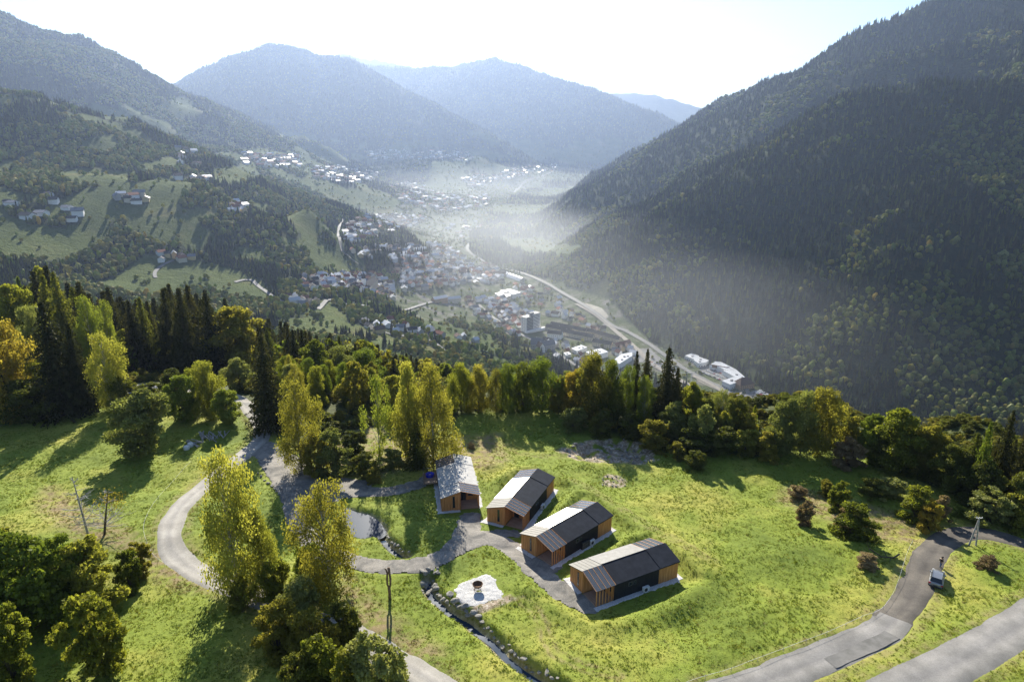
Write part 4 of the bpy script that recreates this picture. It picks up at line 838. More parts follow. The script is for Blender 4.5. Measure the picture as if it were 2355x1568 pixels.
def tree_meshes(seed, kind):
    """returns (crown mesh, trunk mesh) normalised to height 1, radius .5"""
    rgp = random.Random(seed)
    if kind == 'spruce':
        rg = np.random.default_rng(seed); C = []; D = []; lv = 30
        lop = rg.uniform(-.15, .15, 8)
        for i in range(lv):
            z = .06+.93*(i/lv)**.92; rad = .5*(1-z)**.78*rg.uniform(.74, 1.16)+.004; nb = max(5, int(11*(1-z)+4)); ph = rg.uniform(0, 6.28)
            for b in range(nb):
                a = ph+b*2*math.pi/nb+rg.uniform(-.25, .25); r = rad*rg.uniform(.72, 1.12)*(1+lop[int(a*8/6.2832) % 8]); m_ = max(4, int(r*46)); t = np.linspace(.12, 1, m_)
                for w in (0, 1, 2):
                    off = (rg.uniform(-1, 1, m_)*.028*(1.15-t)+0)*(w > 0)
                    x = np.cos(a)*r*t-np.sin(a)*off*1.6; y = np.sin(a)*r*t+np.cos(a)*off*1.6; zz = z-.11*r*2*(t**1.5)+.03*r*(t > .85)-rg.uniform(0, .012, m_)*(w)
                    C.append(np.c_[x, y, zz])
        C = np.concatenate(C); V, F = cards(rg, C, .027, .25, .9, 1.5)
        V[:, 2] = np.minimum(V[:, 2], 1.0); me = mesh_np('crown', V, F, [LM['spruce']])
        m = MB(); m.tube([(0, 0, -.03), (0, 0, .5), (0, 0, 1)], [.016, .010, .002], 6); return me, m.mesh('trunk', m_bark, True)
    if kind == 'larch':
        rg = np.random.default_rng(seed); C = []
        for i in range(26):
            z = .1+.89*i/26; rad = .5*(1-z)**.75; nb = 7; ph = rg.uniform(0, 6.28)
            for b in range(nb):
                a = ph+b*2*math.pi/nb+rg.uniform(-.3, .3); r = rad*rg.uniform(.6, 1.15); m_ = max(4, int(r*26)); t = rg.uniform(.15, 1, m_*3)
                C.append(np.c_[np.cos(a)*r*t, np.sin(a)*r*t, z+r*.25*t-rg.uniform(0, .035, m_*3)])
        C = np.concatenate(C); V, F = cards(rg, C, .03, .3, 0, 1.2); me = mesh_np('crown', V, F, [LM['larch']]); m = MB(); m.tube([(0, 0, -.03), (0, 0, 1)], [.014, .002], 6); return me, m.mesh('trunk', m_bark, True)
    sh = dict(round=lambda z: .5*math.sin(math.pi*min(1, max(.02, (z-.02)**.75)))**.6, birch=lambda z: .5*(math.sin(math.pi*min(.99, (z*.95+.03)**.80))**.62), tall=lambda z: .5*math.sin(math.pi*min(.99, (z*.95+.03)**.8))**.5,
              bush=lambda z: .5*math.sqrt(max(0, 1-(z*.95)**2)), open=lambda z: .5*math.sin(math.pi*min(.99, (z*.95+.03)**.7))**.7)[kind]
    par = dict(round=(60, 17000, .030, 0, .5), birch=(62, 17000, .0165, .085, .8), tall=(65, 15000, .023, .02, .6), bush=(44, 11000, .036, 0, .55), open=(34, 5200, .021, .05, .9))[kind]
    L, C, rg = lobes_crown(seed, par[0], sh, 0, par[1], par[3], par[4])
    C = C[C[:, 2] > .03]; V, F = cards(rg, C, par[2], .8 if kind == 'birch' else 0, .35 if kind in ('round', 'bush') else 0, 1.3)
    V[:, 2] = np.clip(V[:, 2], .005, 1.02); me = mesh_np('crown', V, F, [LM['green']])
    bk = m_birch if kind in ('birch', 'open') else m_bark; m = MB(); ben = rgp.uniform(-.03, .03); tp = lambda z: (ben*math.sin(z*5), ben*.7*math.sin(z*4+1), z)
    if kind != 'bush': m.tube([tp(z) for z in (-.03, .1, .3, .55, .8, .93)], [.018, .015, .012, .008, .004, .002], 7)
    for q, s in L:
        z0 = max(.04, q[2]-.12-abs(q[0])*.5) if kind != 'bush' else 0; a = tp(z0) if kind != 'bush' else (0, 0, 0); mid = ((a[0]*.6+q[0]*.4), (a[1]*.6+q[1]*.4), z0*.35+q[2]*.65+.0)
        m.tube([a, mid, tuple(q)], [.006, .004, .0015], 4, False)
    return me, m.mesh('trunk', bk, True)
TM = {}
def tm(kind, nvar=3):
    if kind not in TM: TM[kind] = [tree_meshes(100+17*k+sum(map(ord, kind)), kind) for k in range(nvar)]
    return TM[kind]
PRO = {}
TREECOUNT = {}
def plant(name, kind, x, y, h, w, mt, label, cat, group=None, z=None, var=None):
    ms = tm(kind); cm_, tmm = ms[var if var is not None else random.randrange(len(ms))]
    z = Hs(x, y) if z is None else z; t = empty(name, (x, y, z-.05*0), random.uniform(0, 6.28)); t.scale = (w, w*random.uniform(.9, 1.1), h)
    c = bpy.data.objects.new('crown' if kind != 'bush' else 'foliage', cm_); link(c, t); c.material_slots[0].link = 'OBJECT'; c.material_slots[0].material = LM[mt]
    b = bpy.data.objects.new('trunk' if kind != 'bush' else 'branches', tmm); link(b, t); tag(t, label, cat, group); return t
def depth(x, y, z): return y*cT-(z-CAMZ)*sT
# explicit trees: (name, kind, material, vx, base vy or None, Y or None, top vy, width px, label, category)
TR = [
 ('birch_tree', 'birch', 'yellow', 548, 1372, None, 1032, 192, 'large yellow birch in the bend of the asphalt road, tallest tree of the foreground', 'birch'),
 ('birch_tree', 'birch', 'yellow', 612, 1362, None, 1170, 95, 'smaller yellow birch leaning against the right side of the large yellow birch', 'birch'),
 ('birch_tree', 'birch', 'olive', 757, 1362, None, 1102, 185, 'olive-yellow birch with drooping twigs left of the pond', 'birch'),
 ('broadleaf_tree', 'round', 'silver', 330, 1040, None, 900, 150, 'round pale-leaved tree standing alone on the left meadow', 'tree'),
 ('willow_tree', 'round', 'larch', 428, 962, None, 862, 95, 'bushy light green tree above the timber pile, left of the pointed one', 'tree'),
 ('broadleaf_tree', 'tall', 'yellow', 484, 962, None, 832, 70, 'narrow pointed yellow-green tree above the timber pile', 'tree'),
 ('broadleaf_tree', 'round', 'larch', 525, 972, None, 893, 80, 'low light green tree between the pointed tree and the road', 'tree'),
 ('broadleaf_tree', 'round', 'silver', 552, 900, None, 822, 70, 'silvery round tree behind the road bend, left of the huge dark spruce', 'tree'),
 ('spruce_tree', 'spruce', 'spruce', 622, 985, None, 765, 125, 'huge dark spruce at the bend where the gravel lot leaves the road', 'spruce'),
 ('spruce_tree', 'spruce', 'spruce', 148, 955, None, 685, 170, 'huge dark spruce at the edge of the left meadow', 'spruce'),
 ('spruce_tree', 'spruce', 'spruce', 195, 948, None, 735, 100, 'dark spruce touching the right side of the huge spruce at the left meadow', 'spruce'),
 ('birch_tree', 'birch', 'yellow', 262, 948, None, 762, 105, 'yellow-green birch right of the huge spruce on the left', 'birch'),
 ('birch_tree', 'birch', 'larch', 190, 930, 185, 677, 80, 'pale green birch showing above the huge spruce on the left', 'birch'),
 ('birch_tree', 'birch', 'larch', 232, None, 195, 690, 50, 'slim pale birch in front of the dark spruces on the left', 'birch'),
 ('broadleaf_tree', 'tall', 'gold', 28, 960, None, 735, 150, 'golden-brown tree at the left edge of the picture above the meadow', 'tree'),
 ('broadleaf_tree', 'round', 'green', 12, None, 190, 650, 120, 'tall green tree at the far left edge, behind the golden-brown one', 'tree'),
 ('broadleaf_tree', 'tall', 'silver', 62, None, 175, 705, 90, 'pale green tree between the golden-brown tree and the huge spruce', 'tree'),
 ('broadleaf_tree', 'round', 'yellow', 96, None, 225, 614, 80, 'bright yellow tree rising left of the topmost spruces', 'tree'),
 ('larch_tree', 'larch', 'larch', 38, None, 250, 628, 60, 'light green larch on the left rising beside a dark spruce tip', 'larch'),
 ('broadleaf_tree', 'round', 'olive', 522, None, 205, 703, 150, 'big round autumn tree with a golden rim among the dark spruces', 'tree'),
 ('broadleaf_tree', 'round', 'dark', 60, 968, None, 870, 120, 'dark low tree at the shaded left edge of the meadow', 'tree'),
 ('broadleaf_tree', 'round', 'dark', 290, 948, None, 865, 70, 'dark green bushy tree at the foot of the yellow-green birch', 'tree'),
 ('birch_tree', 'birch', 'olive', 694, 1078, None, 870, 105, 'grey-green birch at the upper edge of the gravel lot', 'birch'),
 ('broadleaf_tree', 'round', 'green', 716, None, 172, 785, 95, 'bright green tree directly right of the huge dark spruce', 'tree'),
 ('broadleaf_tree', 'tall', 'silver', 778, None, 178, 797, 85, 'whitish green tall tree in the wood above the gravel lot', 'tree'),
 ('broadleaf_tree', 'tall', 'larch', 832, None, 182, 803, 90, 'tall light green tree in the middle of the wood above the gravel lot', 'tree'),
 ('birch_tree', 'open', 'larch', 875, 1052, None, 857, 80, 'thin-crowned green tree with bare lower trunk in the rough clearing', 'tree'),
 ('broadleaf_tree', 'tall', 'yellow', 945, 1058, None, 835, 80, 'yellow-green tree at the left end of the far meadow', 'tree'),
 ('birch_tree', 'birch', 'olive', 997, 1078, None, 835, 125, 'ochre thin birch with visible trunk behind the leftmost cabin', 'birch'),
 ('spruce_tree', 'spruce', 'dark', 960, 1075, None, 960, 70, 'low dark conifer at the foot of the ochre birch', 'spruce'),
 ('broadleaf_tree', 'tall', 'green', 1062, 948, None, 836, 65, 'leftmost tree of the row behind the far meadow', 'tree'),
 ('broadleaf_tree', 'tall', 'olive', 1102, 948, None, 840, 60, 'olive tree second from the left in the row behind the far meadow', 'tree'),
 ('birch_tree', 'birch', 'olive', 1140, 946, None, 845, 55, 'greyish birch in the row behind the far meadow', 'birch'),
 ('broadleaf_tree', 'tall', 'larch', 1170, 946, None, 838, 60, 'light green tree in the row behind the far meadow', 'tree'),
 ('broadleaf_tree', 'tall', 'green', 1203, 945, None, 832, 60, 'green pointed tree in the row behind the far meadow', 'tree'),
 ('broadleaf_tree', 'tall', 'larch', 1245, 944, None, 824, 90, 'bright light-green tree, largest in the row behind the far meadow', 'tree'),
 ('broadleaf_tree', 'round', 'olive', 1285, 950, None, 865, 50, 'low olive tree right of the row behind the far meadow', 'tree'),
 ('broadleaf_tree', 'round', 'gold', 1318, 950, None, 848, 70, 'golden-orange maple at the right end of the far meadow', 'tree'),
 ('broadleaf_tree', 'tall', 'olive', 1358, 965, None, 812, 95, 'tall olive-yellow tree right of the golden maple', 'tree'),
 ('broadleaf_tree', 'tall', 'green', 1402, 970, None, 830, 80, 'green tree between the olive-yellow tree and the two spruces', 'tree'),
 ('birch_tree', 'birch', 'larch', 1437, 960, None, 838, 55, 'slim light green birch in front of the two spruces', 'birch'),
 ('spruce_tree', 'spruce', 'spruce', 1457, 950, None, 802, 50, 'left one of the two slim spruces side by side above the far meadow', 'spruce'),
 ('spruce_tree', 'spruce', 'spruce', 1481, 945, None, 797, 55, 'right one of the two slim spruces side by side above the far meadow', 'spruce'),
 ('spruce_tree', 'spruce', 'spruce', 1527, 975, None, 793, 90, 'tall dark spruce standing highest against the town on the right', 'spruce'),
 ('spruce_tree', 'spruce', 'spruce', 1549, 985, None, 840, 70, 'lower dark spruce touching the right of the tallest spruce', 'spruce'),
 ('birch_tree', 'birch', 'larch', 1480, 970, None, 862, 55, 'light green birch below the pair of slim spruces', 'birch'),
 ('broadleaf_tree', 'round', 'green', 1588, 990, None, 882, 75, 'rounded green tree right of the tallest spruce', 'tree'),
 ('broadleaf_tree', 'round', 'silver', 1545, 1010, None, 925, 75, 'pale-leaved tree in front of the tallest spruce', 'tree'),
 ('birch_tree', 'birch', 'silver', 1655, 1000, None, 893, 70, 'pale drooping birch beside the railway view on the right', 'birch'),
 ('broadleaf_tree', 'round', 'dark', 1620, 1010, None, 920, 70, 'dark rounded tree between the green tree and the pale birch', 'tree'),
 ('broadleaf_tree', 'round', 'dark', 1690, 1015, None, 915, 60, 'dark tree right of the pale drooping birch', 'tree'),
 ('larch_tree', 'larch', 'green', 1728, 1010, None, 928, 32, 'small green conifer on the skyline of the hedge on the right', 'conifer'),
 ('broadleaf_tree', 'round', 'silver', 1795, 1050, None, 915, 85, 'left one of the two tallest trees on the right edge of the meadow', 'tree'),
 ('broadleaf_tree', 'tall', 'olive', 1880, 1045, None, 893, 110, 'right one of the two tallest trees on the right edge of the meadow', 'tree'),
 ('broadleaf_tree', 'tall', 'silver', 1838, 1048, None, 900, 85, 'pale tree wedged between the two tallest trees on the right', 'tree'),
 ('broadleaf_tree', 'round', 'olive', 1950, 1055, None, 958, 60, 'low brownish bushy tree right of the two tallest trees', 'tree'),
 ('broadleaf_tree', 'round', 'green', 2052, 1082, None, 938, 135, 'broad rounded green tree at the far right edge of the meadow', 'tree'),
 ('broadleaf_tree', 'round', 'larch', 2000, 1065, None, 950, 70, 'lighter green tree on the left shoulder of the broad rounded tree', 'tree'),
 ('broadleaf_tree', 'round', 'olive', 2120, 1100, None, 975, 90, 'olive tree right of the broad rounded tree', 'tree'),
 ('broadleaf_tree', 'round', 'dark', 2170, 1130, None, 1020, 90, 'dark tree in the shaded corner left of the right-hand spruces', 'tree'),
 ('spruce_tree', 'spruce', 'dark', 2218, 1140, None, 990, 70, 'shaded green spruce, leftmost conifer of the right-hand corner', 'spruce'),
 ('spruce_tree', 'spruce', 'spruce', 2286, 1140, None, 934, 75, 'dark spruce rising behind the light larch on the right', 'spruce'),
 ('larch_tree', 'larch', 'larch', 2281, 1140, 108, 962, 62, 'light green larch in front of the dark spruces on the right', 'larch'),
 ('spruce_tree', 'spruce', 'spruce', 2348, 1160, None, 962, 110, 'dark spruce cut by the right edge of the picture', 'spruce'),
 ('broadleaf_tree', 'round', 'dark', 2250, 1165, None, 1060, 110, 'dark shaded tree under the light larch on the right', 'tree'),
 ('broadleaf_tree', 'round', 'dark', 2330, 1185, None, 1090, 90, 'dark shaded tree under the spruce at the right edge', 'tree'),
 ('broadleaf_tree', 'tall', 'green', 640, None, 150, 905, 60, 'shaded green tree squeezed behind the huge dark spruce at the bend', 'tree'),
]
for (nm, kd, mt_, vx, vb, Y_, vt, wpx, lab, cat) in TR:
    if vb is not None and Y_ is None: g = GN(vx, vb); x, y = g[0], g[1]
    else:
        y = Y_; g = atY(vx, vt, y); x = g[0]
    z = Hs(x, y); top = atY(vx, vt, y)[2]; h = top-z; w = wpx/FV*depth(x, y, (z+top)/2)
    plant(nm, kd, x, y, h, w, mt_, lab, cat, None, z-.1)
# bushes (vx, base vy, top vy, width, material, label)
BU = [(60, 1455, 1215, 210, 'larch', 'dark green bush mass at the left edge of the picture below the meadow'), (150, 1420, 1235, 140, 'larch', 'green bush left of the orange-tinted bush in the lower left'), (215, 1400, 1240, 150, 'yellow', 'orange-tinted big bush in the lower left corner'), (298, 1352, 1262, 70, 'green', 'round green bush between the orange-tinted bush and the road'), (325, 1318, 1245, 62, 'olive', 'small yellow-topped bush nearest the road bend in the lower left'),
 (225, 1555, 1368, 150, 'green', 'large green bush standing alone in the bottom left grass'), (40, 1600, 1400, 140, 'green', 'dark bush in the bottom left corner of the picture'), (20, 1330, 1215, 120, 'green', 'shaggy green bush at the left picture edge behind the dark mass'),
 (640, 1395, 1290, 100, 'green', 'green bush at the foot of the large yellow birch'), (690, 1440, 1330, 120, 'silver', 'pale bush between the two foreground birches'), (640, 1500, 1380, 120, 'olive', 'olive bush in front of the large yellow birch'), (720, 1520, 1400, 130, 'olive', 'brownish olive bush in the bottom middle thicket'), (790, 1480, 1385, 90, 'dark', 'dark bush under the olive-yellow birch'),
 (750, 1600, 1470, 130, 'green', 'yellow-green bush at the bottom edge of the thicket'), (690, 1620, 1500, 100, 'dark', 'dark bush at the bottom edge left of the yellow-green one'), (870, 1625, 1455, 150, 'silver', 'pale straw-coloured bush beside the road at the bottom edge'), (810, 1625, 1490, 110, 'yellow', 'yellowish bush at the bottom edge left of the straw-coloured bush'), (560, 1395, 1330, 70, 'yellow', 'low yellow scrub at the root of the large yellow birch'), (720, 1330, 1250, 90, 'larch', 'bright green scrub between the trunks of the two foreground birches'),
 (1320, 985, 935, 75, 'silver', 'pale green bush at the right end of the far meadow'), (1385, 995, 945, 70, 'dark', 'dark bush left of the earth pit rim'), (1450, 1005, 950, 80, 'dark', 'dark bush behind the earth pit'), (1500, 1030, 965, 80, 'olive', 'olive bush at the right end of the earth pit'), (1555, 1058, 1015, 50, 'olive', 'small olive bush right of the earth pit'), (1598, 1080, 1035, 55, 'dark', 'dark rounded bush standing out on the meadow right of the earth pit'), (1600, 1045, 980, 90, 'dark', 'dark bush in the hedge right of the earth pit'), (1665, 1045, 985, 90, 'dark', 'dark rounded bush in the middle of the hedge'), (1715, 1045, 985, 80, 'yellow', 'yellowish bush in the hedge left of the two tallest trees'), (1760, 1055, 990, 70, 'olive', 'golden-olive bush at the foot of the two tallest trees'), (1400, 965, 900, 80, 'olive', 'bush under the green tree left of the two spruces'), (1950, 1075, 1010, 90, 'brown', 'brownish bush right of the two tallest trees'),
 (1832, 1142, 1116, 48, 'brown', 'low reddish-brown shrub high on the right meadow'), (1850, 1200, 1150, 48, 'brown', 'reddish-brown shrub standing alone in the middle of the right meadow'), (1900, 1142, 1102, 46, 'olive', 'olive shrub left of the small round tree on the right meadow'), (1927, 1172, 1105, 54, 'green', 'small round tree-like bush with yellow top on the right meadow'), (1962, 1235, 1155, 95, 'green', 'large dark round bush with autumn patches on the right meadow'), (1975, 1205, 1165, 34, 'gold', 'golden patch of shrub growing in the large dark round bush'), (1935, 1215, 1165, 40, 'brown', 'red-brown shrub on the left side of the large dark round bush'), (2000, 1145, 1098, 62, 'dark', 'dark shrub left of the grey shrub on the right meadow'), (2045, 1148, 1098, 72, 'silver', 'grey-green shrub near the shaded edge of the right meadow'),
 (2108, 1195, 1115, 80, 'green', 'tall light shrub above the gravel road bend'), (2135, 1215, 1150, 62, 'gold', 'bright yellow shrub at the edge of the gravel road bend'), (2160, 1190, 1140, 50, 'brown', 'brown shrub behind the bright yellow shrub'), (2275, 1198, 1126, 105, 'silver', 'grey-green bush on the outer side of the gravel road bend'), (2345, 1212, 1135, 85, 'yellow', 'yellow-green bush at the right edge of the picture above the road'), (2310, 1192, 1136, 75, 'green', 'green bush between the two bushes above the road end'), (1990, 1302, 1272, 56, 'brown', 'pinkish-brown brush heap beside the fallen branch'), (2270, 1312, 1278, 56, 'brown', 'brown low shrub inside the road bend below the utility pole'), (2205, 1185, 1160, 40, 'larch', 'small light shrub left of the bushes above the road'),
 (770, 1090, 985, 95, 'silver', 'pale shrub at the edge of the rough clearing above the gravel lot'), (730, 1085, 1000, 70, 'olive', 'olive shrub at the right of the grey-green birch'), (840, 1090, 1040, 70, 'dark', 'dark shrub in the rough clearing'), (900, 1075, 1030, 60, 'silver', 'pale shrub in the middle of the rough clearing'), (815, 1050, 990, 70, 'dark', 'shaded shrub at the wood edge behind the clearing'), (350, 945, 880, 80, 'dark', 'dark shrub in the shade left of the light green trees'), (400, 915, 850, 80, 'dark', 'dark shaded shrub behind the bushy light green tree'), (1083, 1030, 1015, 22, 'brown', 'small brown tuft on the far meadow'), (855, 1105, 1075, 50, 'olive', 'low shrub at the lower edge of the clearing by the gravel')]
for vx, vb, vt, wpx, mt_, lab in BU:
    g = GN(vx, vb); x, y = g[0], g[1]; z = Hs(x, y); top = atY(vx, vt, y)[2]; plant('bush', 'bush', x, y, max(.6, top-z), wpx/FV*depth(x, y, z), mt_, lab, 'bush', None, z-.15)
# bare pale birch and half-bare tree on the left slope, fallen branch
def bare(name, vx, vb, vt, lean, n, material, lab, seed, spread=.35):
    rg_ = random.Random(seed); g = GN(vx, vb); z = Hs(g[0], g[1]); h = atY(vx, vt, g[1])[2]-z; t = empty(name, (g[0], g[1], z)); m = MB(); m.tube([(lean*h*s, 0, h*s-.2*(s == 0)) for s in (0, .3, .6, 1)], [.2, .17, .12, .04], 7); m.build('trunk', material, t); m = MB()
    for i in range(n):
        s = rg_.uniform(.15, .95); a = rg_.uniform(0, 6.28); l = spread*h*(1.15-s); p0 = Vector((lean*h*s, 0, h*s)); d = Vector((math.cos(a), math.sin(a), rg_.uniform(.1, .5)))
        m.tube([p0, p0+d*l*.5, p0+d*l+Vector((0, 0, l*.1))], [.06, .045, .02], 4, False)
        for k in range(4): q = p0+d*l*rg_.uniform(.3, .95); e = Vector((rg_.gauss(0, 1), rg_.gauss(0, 1), rg_.uniform(-.2, .8)))*l*.3; m.tube([q, q+e], [.03, .012], 3, False)
    m.build('branches', m_log, t); tag(t, lab, 'tree'); return t, h
bare('bare_birch', 205, 1238, 1095, -.06, 26, m_birch, 'leafless birch with white trunk on the rough slope in the left meadow', 3)
bt, bh = bare('bare_tree', 240, 1232, 1125, .25, 30, m_bark, 'half-bare tree with a few orange leaves right of the white leafless birch', 5, .5)
rg = np.random.default_rng(3); C = rg.normal(size=(420, 3))*np.array([1.2, 1.0, .9])+np.array([2.0, 0, bh*.75]); V_, F_ = cards(rg, C, .22); link(bpy.data.objects.new('leaves', mesh_np('leaves', V_, F_, [LM['gold']])), bt)
g = GN(2045, 1292); t = empty('fallen_branch', (g[0], g[1], Hs(g[0], g[1]))); m = MB(); m.tube([(1.8, .9, .5), (.6, .2, .35), (-1.2, .3, .45), (-2.6, 1.4, 1.2), (-2.8, 2.0, 2.0)], [.14, .12, .09, .05, .02], 7)
for a in ((-1.0, .3, .4, -2.4, -.6, .6), (.2, .2, .3, -.8, -1.2, .3), (-1.6, .6, .6, -2.9, .3, 1.4), (-.4, .25, .4, -.9, 1.1, 1.3), (-2.0, .9, .8, -3.4, 1.2, 1.3)): m.tube([a[:3], ((a[0]+a[3])/2, (a[1]+a[4])/2, (a[2]+a[5])/2+.2), a[3:]], [.06, .04, .01], 5)
m.build('branch', m_bark, t); tag(t, 'dark fallen dead branch lying on the right meadow near the road', 'branch')
# ---- woods around the hilltop: individual trees ----
fx, fy = toV(ex*0+0, ey, 358)  # unused
WT = []
NL = [(148, 700, 'huge spruce at the left meadow'), (262, 800, 'yellow-green birch on the left'), (522, 740, 'big round golden-rimmed tree'), (622, 800, 'huge spruce at the road bend'), (28, 760, 'golden-brown tree at the left edge'), (190, 690, 'pale birch above the huge left spruce'), (100, 640, 'bright yellow treetop on the left'), (330, 690, 'left part of the spruce skyline'), (440, 660, 'middle of the left spruce skyline'),
      (694, 900, 'grey-green birch by the gravel lot'), (778, 830, 'whitish tree above the gravel lot'), (875, 880, 'thin-crowned tree in the clearing'), (997, 870, 'ochre birch behind the leftmost cabin'), (1062, 860, 'left end of the far meadow row'), (1150, 860, 'middle of the far meadow row'), (1245, 850, 'largest tree of the far meadow row'), (1318, 870, 'golden maple'), (1358, 840, 'tall olive-yellow tree'), (1470, 820, 'pair of slim spruces'),
      (1527, 820, 'tallest spruce on the right'), (1588, 900, 'rounded tree right of the tallest spruce'), (1655, 910, 'pale drooping birch'), (1728, 940, 'small conifer on the hedge skyline'), (1840, 920, 'two tallest trees of the hedge'), (2052, 960, 'broad rounded green tree'), (2218, 1000, 'leftmost conifer in the right corner'), (2281, 970, 'light larch on the right'), (2348, 980, 'spruce at the right edge'), (700, 770, 'top of the descending spruce band'), (830, 790, 'middle of the descending spruce band'), (950, 830, 'lower end of the descending spruce band')]
USED = {}
def rel_label(x, y, zt, h, w, kd, mt_):
    vx, vy = (float(q) for q in toV(x, y, zt)); best = sorted(((vx-a)**2+(vy-b)**2, n, a, b) for a, b, n in NL)
    kw = {'spruce': 'spruce', 'birch': 'birch', 'larch': 'larch'}.get(kd, 'leafy tree'); cw = {'spruce': 'dark', 'dark': 'dark green', 'green': 'green', 'larch': 'light green', 'olive': 'olive', 'yellow': 'yellow-green', 'silver': 'pale green'}[mt_]
    opts = []
    for q in best[:3]:
        dx_, dy_ = vx-q[2], vy-q[3]; rel = ('left of' if dx_ < 0 else 'right of') if abs(dx_) > abs(dy_) else ('behind' if dy_ < 0 else 'below'); near = 'just ' if abs(dx_)+abs(dy_) < 32 else ''; opts.append(f'{near}{rel} the {q[1]}')
    for pre in (cw, ('tall ' if h > 16 else 'short ')+cw, ('broad ' if w/h > .42 else 'slim ')+cw, ('tall ' if h > 16 else 'short ')+('broad ' if w/h > .42 else 'slim ')+cw):
        for op in opts:
            lab = f'{pre} {kw} {op}'
            if lab not in USED: USED[lab] = 1; return lab
    return lab
def scatter(n, vx0, vx1, Y0, Y1, kinds, cat, hmin, hmax, group, dmin=4.0, top=None, tries=9000):
    k = 0; t = 0
    while k < n and t < tries:
        t += 1; y = random.uniform(Y0, Y1); vx = random.uniform(vx0, vx1); x = atY(vx, 850, y)[0]
        if y < np.interp(x, ex[o_], ey[o_])+3: continue
        if float(lookup(np.array([x]), np.array([y]), RDM)[0]) < 2.5: continue
        if any((x-a)**2+(y-b)**2 < dmin*dmin for a, b in WT): continue
        z = Hs(x, y); h = random.uniform(hmin, hmax)
        if top is not None:
            vt = np.interp(vx, [q[0] for q in top], [q[1] for q in top])+random.uniform(-2, 30); h2 = atY(vx, vt, y)[2]-z
            if h2 < 6: continue
            h = min(h2, hmax*1.25)
        nm, kd, mt_, lab, wr_ = random.choice(kinds); w = h*wr_*random.uniform(.85, 1.15); WT.append((x, y))
        plant(nm, kd, x, y, h, w, mt_, rel_label(x, y, z+h, h, w, kd, mt_), 'spruce' if kd == 'spruce' else cat, group, z-.2); k += 1
TOPL = [(-60, 650), (60, 640), (145, 600), (240, 640), (300, 655), (345, 668), (400, 640), (470, 648), (540, 680), (600, 728), (640, 722), (700, 748), (760, 758), (830, 775), (890, 795), (960, 815), (1060, 838), (1160, 842), (1260, 835), (1400, 845), (1500, 850), (1600, 890), (1750, 930), (1900, 960), (2050, 985), (2400, 1010)]
sp = lambda lab: [('spruce_tree', 'spruce', 'spruce', lab, .44)]*11+[('spruce_tree', 'spruce', 'dark', lab, .48)]
scatter(86, -60, 640, 190, 300, sp('s'), 'spruce', 18, 30, 'spruces of the left wood', 4.7, TOPL)
scatter(80, 600, 1060, 190, 330, sp('dark spruce in the band of spruces descending towards the town'), 'spruce', 16, 26, 'spruces of the descending band', 4.4, TOPL)
mixk = lambda lab: [('broadleaf_tree', 'tall', 'green', lab, .5), ('broadleaf_tree', 'tall', 'larch', lab, .45), ('birch_tree', 'birch', 'olive', lab, .42), ('broadleaf_tree', 'round', 'yellow', lab, .6), ('broadleaf_tree', 'round', 'silver', lab, .6), ('broadleaf_tree', 'round', 'olive', lab, .6)]
LOWT = [(-60, 770), (130, 820), (330, 850), (440, 830), (620, 820), (700, 812), (860, 832), (900, 862), (1040, 856), (1300, 850), (1500, 880), (1600, 910), (1750, 945), (1950, 985), (2150, 1030), (2400, 1060)]
scatter(13, -60, 620, 150, 185, mixk('leafy tree at the foot of the left spruce wood'), 'tree', 8, 16, 'leafy trees below the left spruce wood', 5, LOWT)
scatter(30, 640, 1040, 150, 192, mixk('leafy tree in the wood above the gravel lot'), 'tree', 10, 17, 'leafy trees above the gravel lot', 4.4, LOWT)
scatter(32, 1040, 1640, 160, 215, mixk('leafy tree in the belt behind the far meadow'), 'tree', 8, 14, 'leafy trees behind the far meadow', 4.2, LOWT)
scatter(34, 1600, 2420, 112, 190, mixk('leafy tree in the hedge falling away to the right'), 'tree', 6, 11, 'leafy trees of the right-hand hedge', 4.2, LOWT)
scatter(10, 2120, 2430, 112, 160, sp('dark spruce in the shaded right-hand corner'), 'spruce', 9, 16, 'spruces of the right-hand corner', 4, [(2100, 1010), (2300, 985), (2430, 970)])
Zpol, RRp = Zf, RRf
# ---------------- far woods (instanced stuff) ----------------
def far_conifer(seed, tiers=5, k=9):
    rg = random.Random(seed); m = MB()
    for i in range(tiers):
        z0 = .04+.80*i/tiers; z1 = z0+.42*(1-.35*i/tiers); r = .5*(1-i/(tiers+.3))**.85*rg.uniform(.9, 1.1); ph = rg.uniform(0, 6.28); vs = []
        for j in range(k*2):
            a = ph+math.pi*j/k; q = r*(rg.uniform(.85, 1.15) if j % 2 == 0 else rg.uniform(.45, .65)); vs.append((q*math.cos(a), q*math.sin(a), z0+(0 if j % 2 == 0 else .05)+rg.uniform(-.02, .02)))
        vs.append((rg.uniform(-.01, .01), rg.uniform(-.01, .01), min(1, z1))); m.add(vs, [(j, (j+1) % (2*k), 2*k) for j in range(2*k)])
    return m
def lite_crown(seed, kind, n, size, nl):
    sh = dict(round=lambda z: .5*math.sin(math.pi*min(1, max(.02, (z-.02)**.75)))**.6, tall=lambda z: .5*math.sin(math.pi*min(.99, (z*.95+.03)**.8))**.5)[kind]
    L, C, rg = lobes_crown(seed, nl, sh, 0, n, 0, .35); C = C[C[:, 2] > .03]; V, F = cards(rg, C, size, 0, .5, 1.2); V[:, 2] = np.clip(V[:, 2], 0, 1.02); return V, F
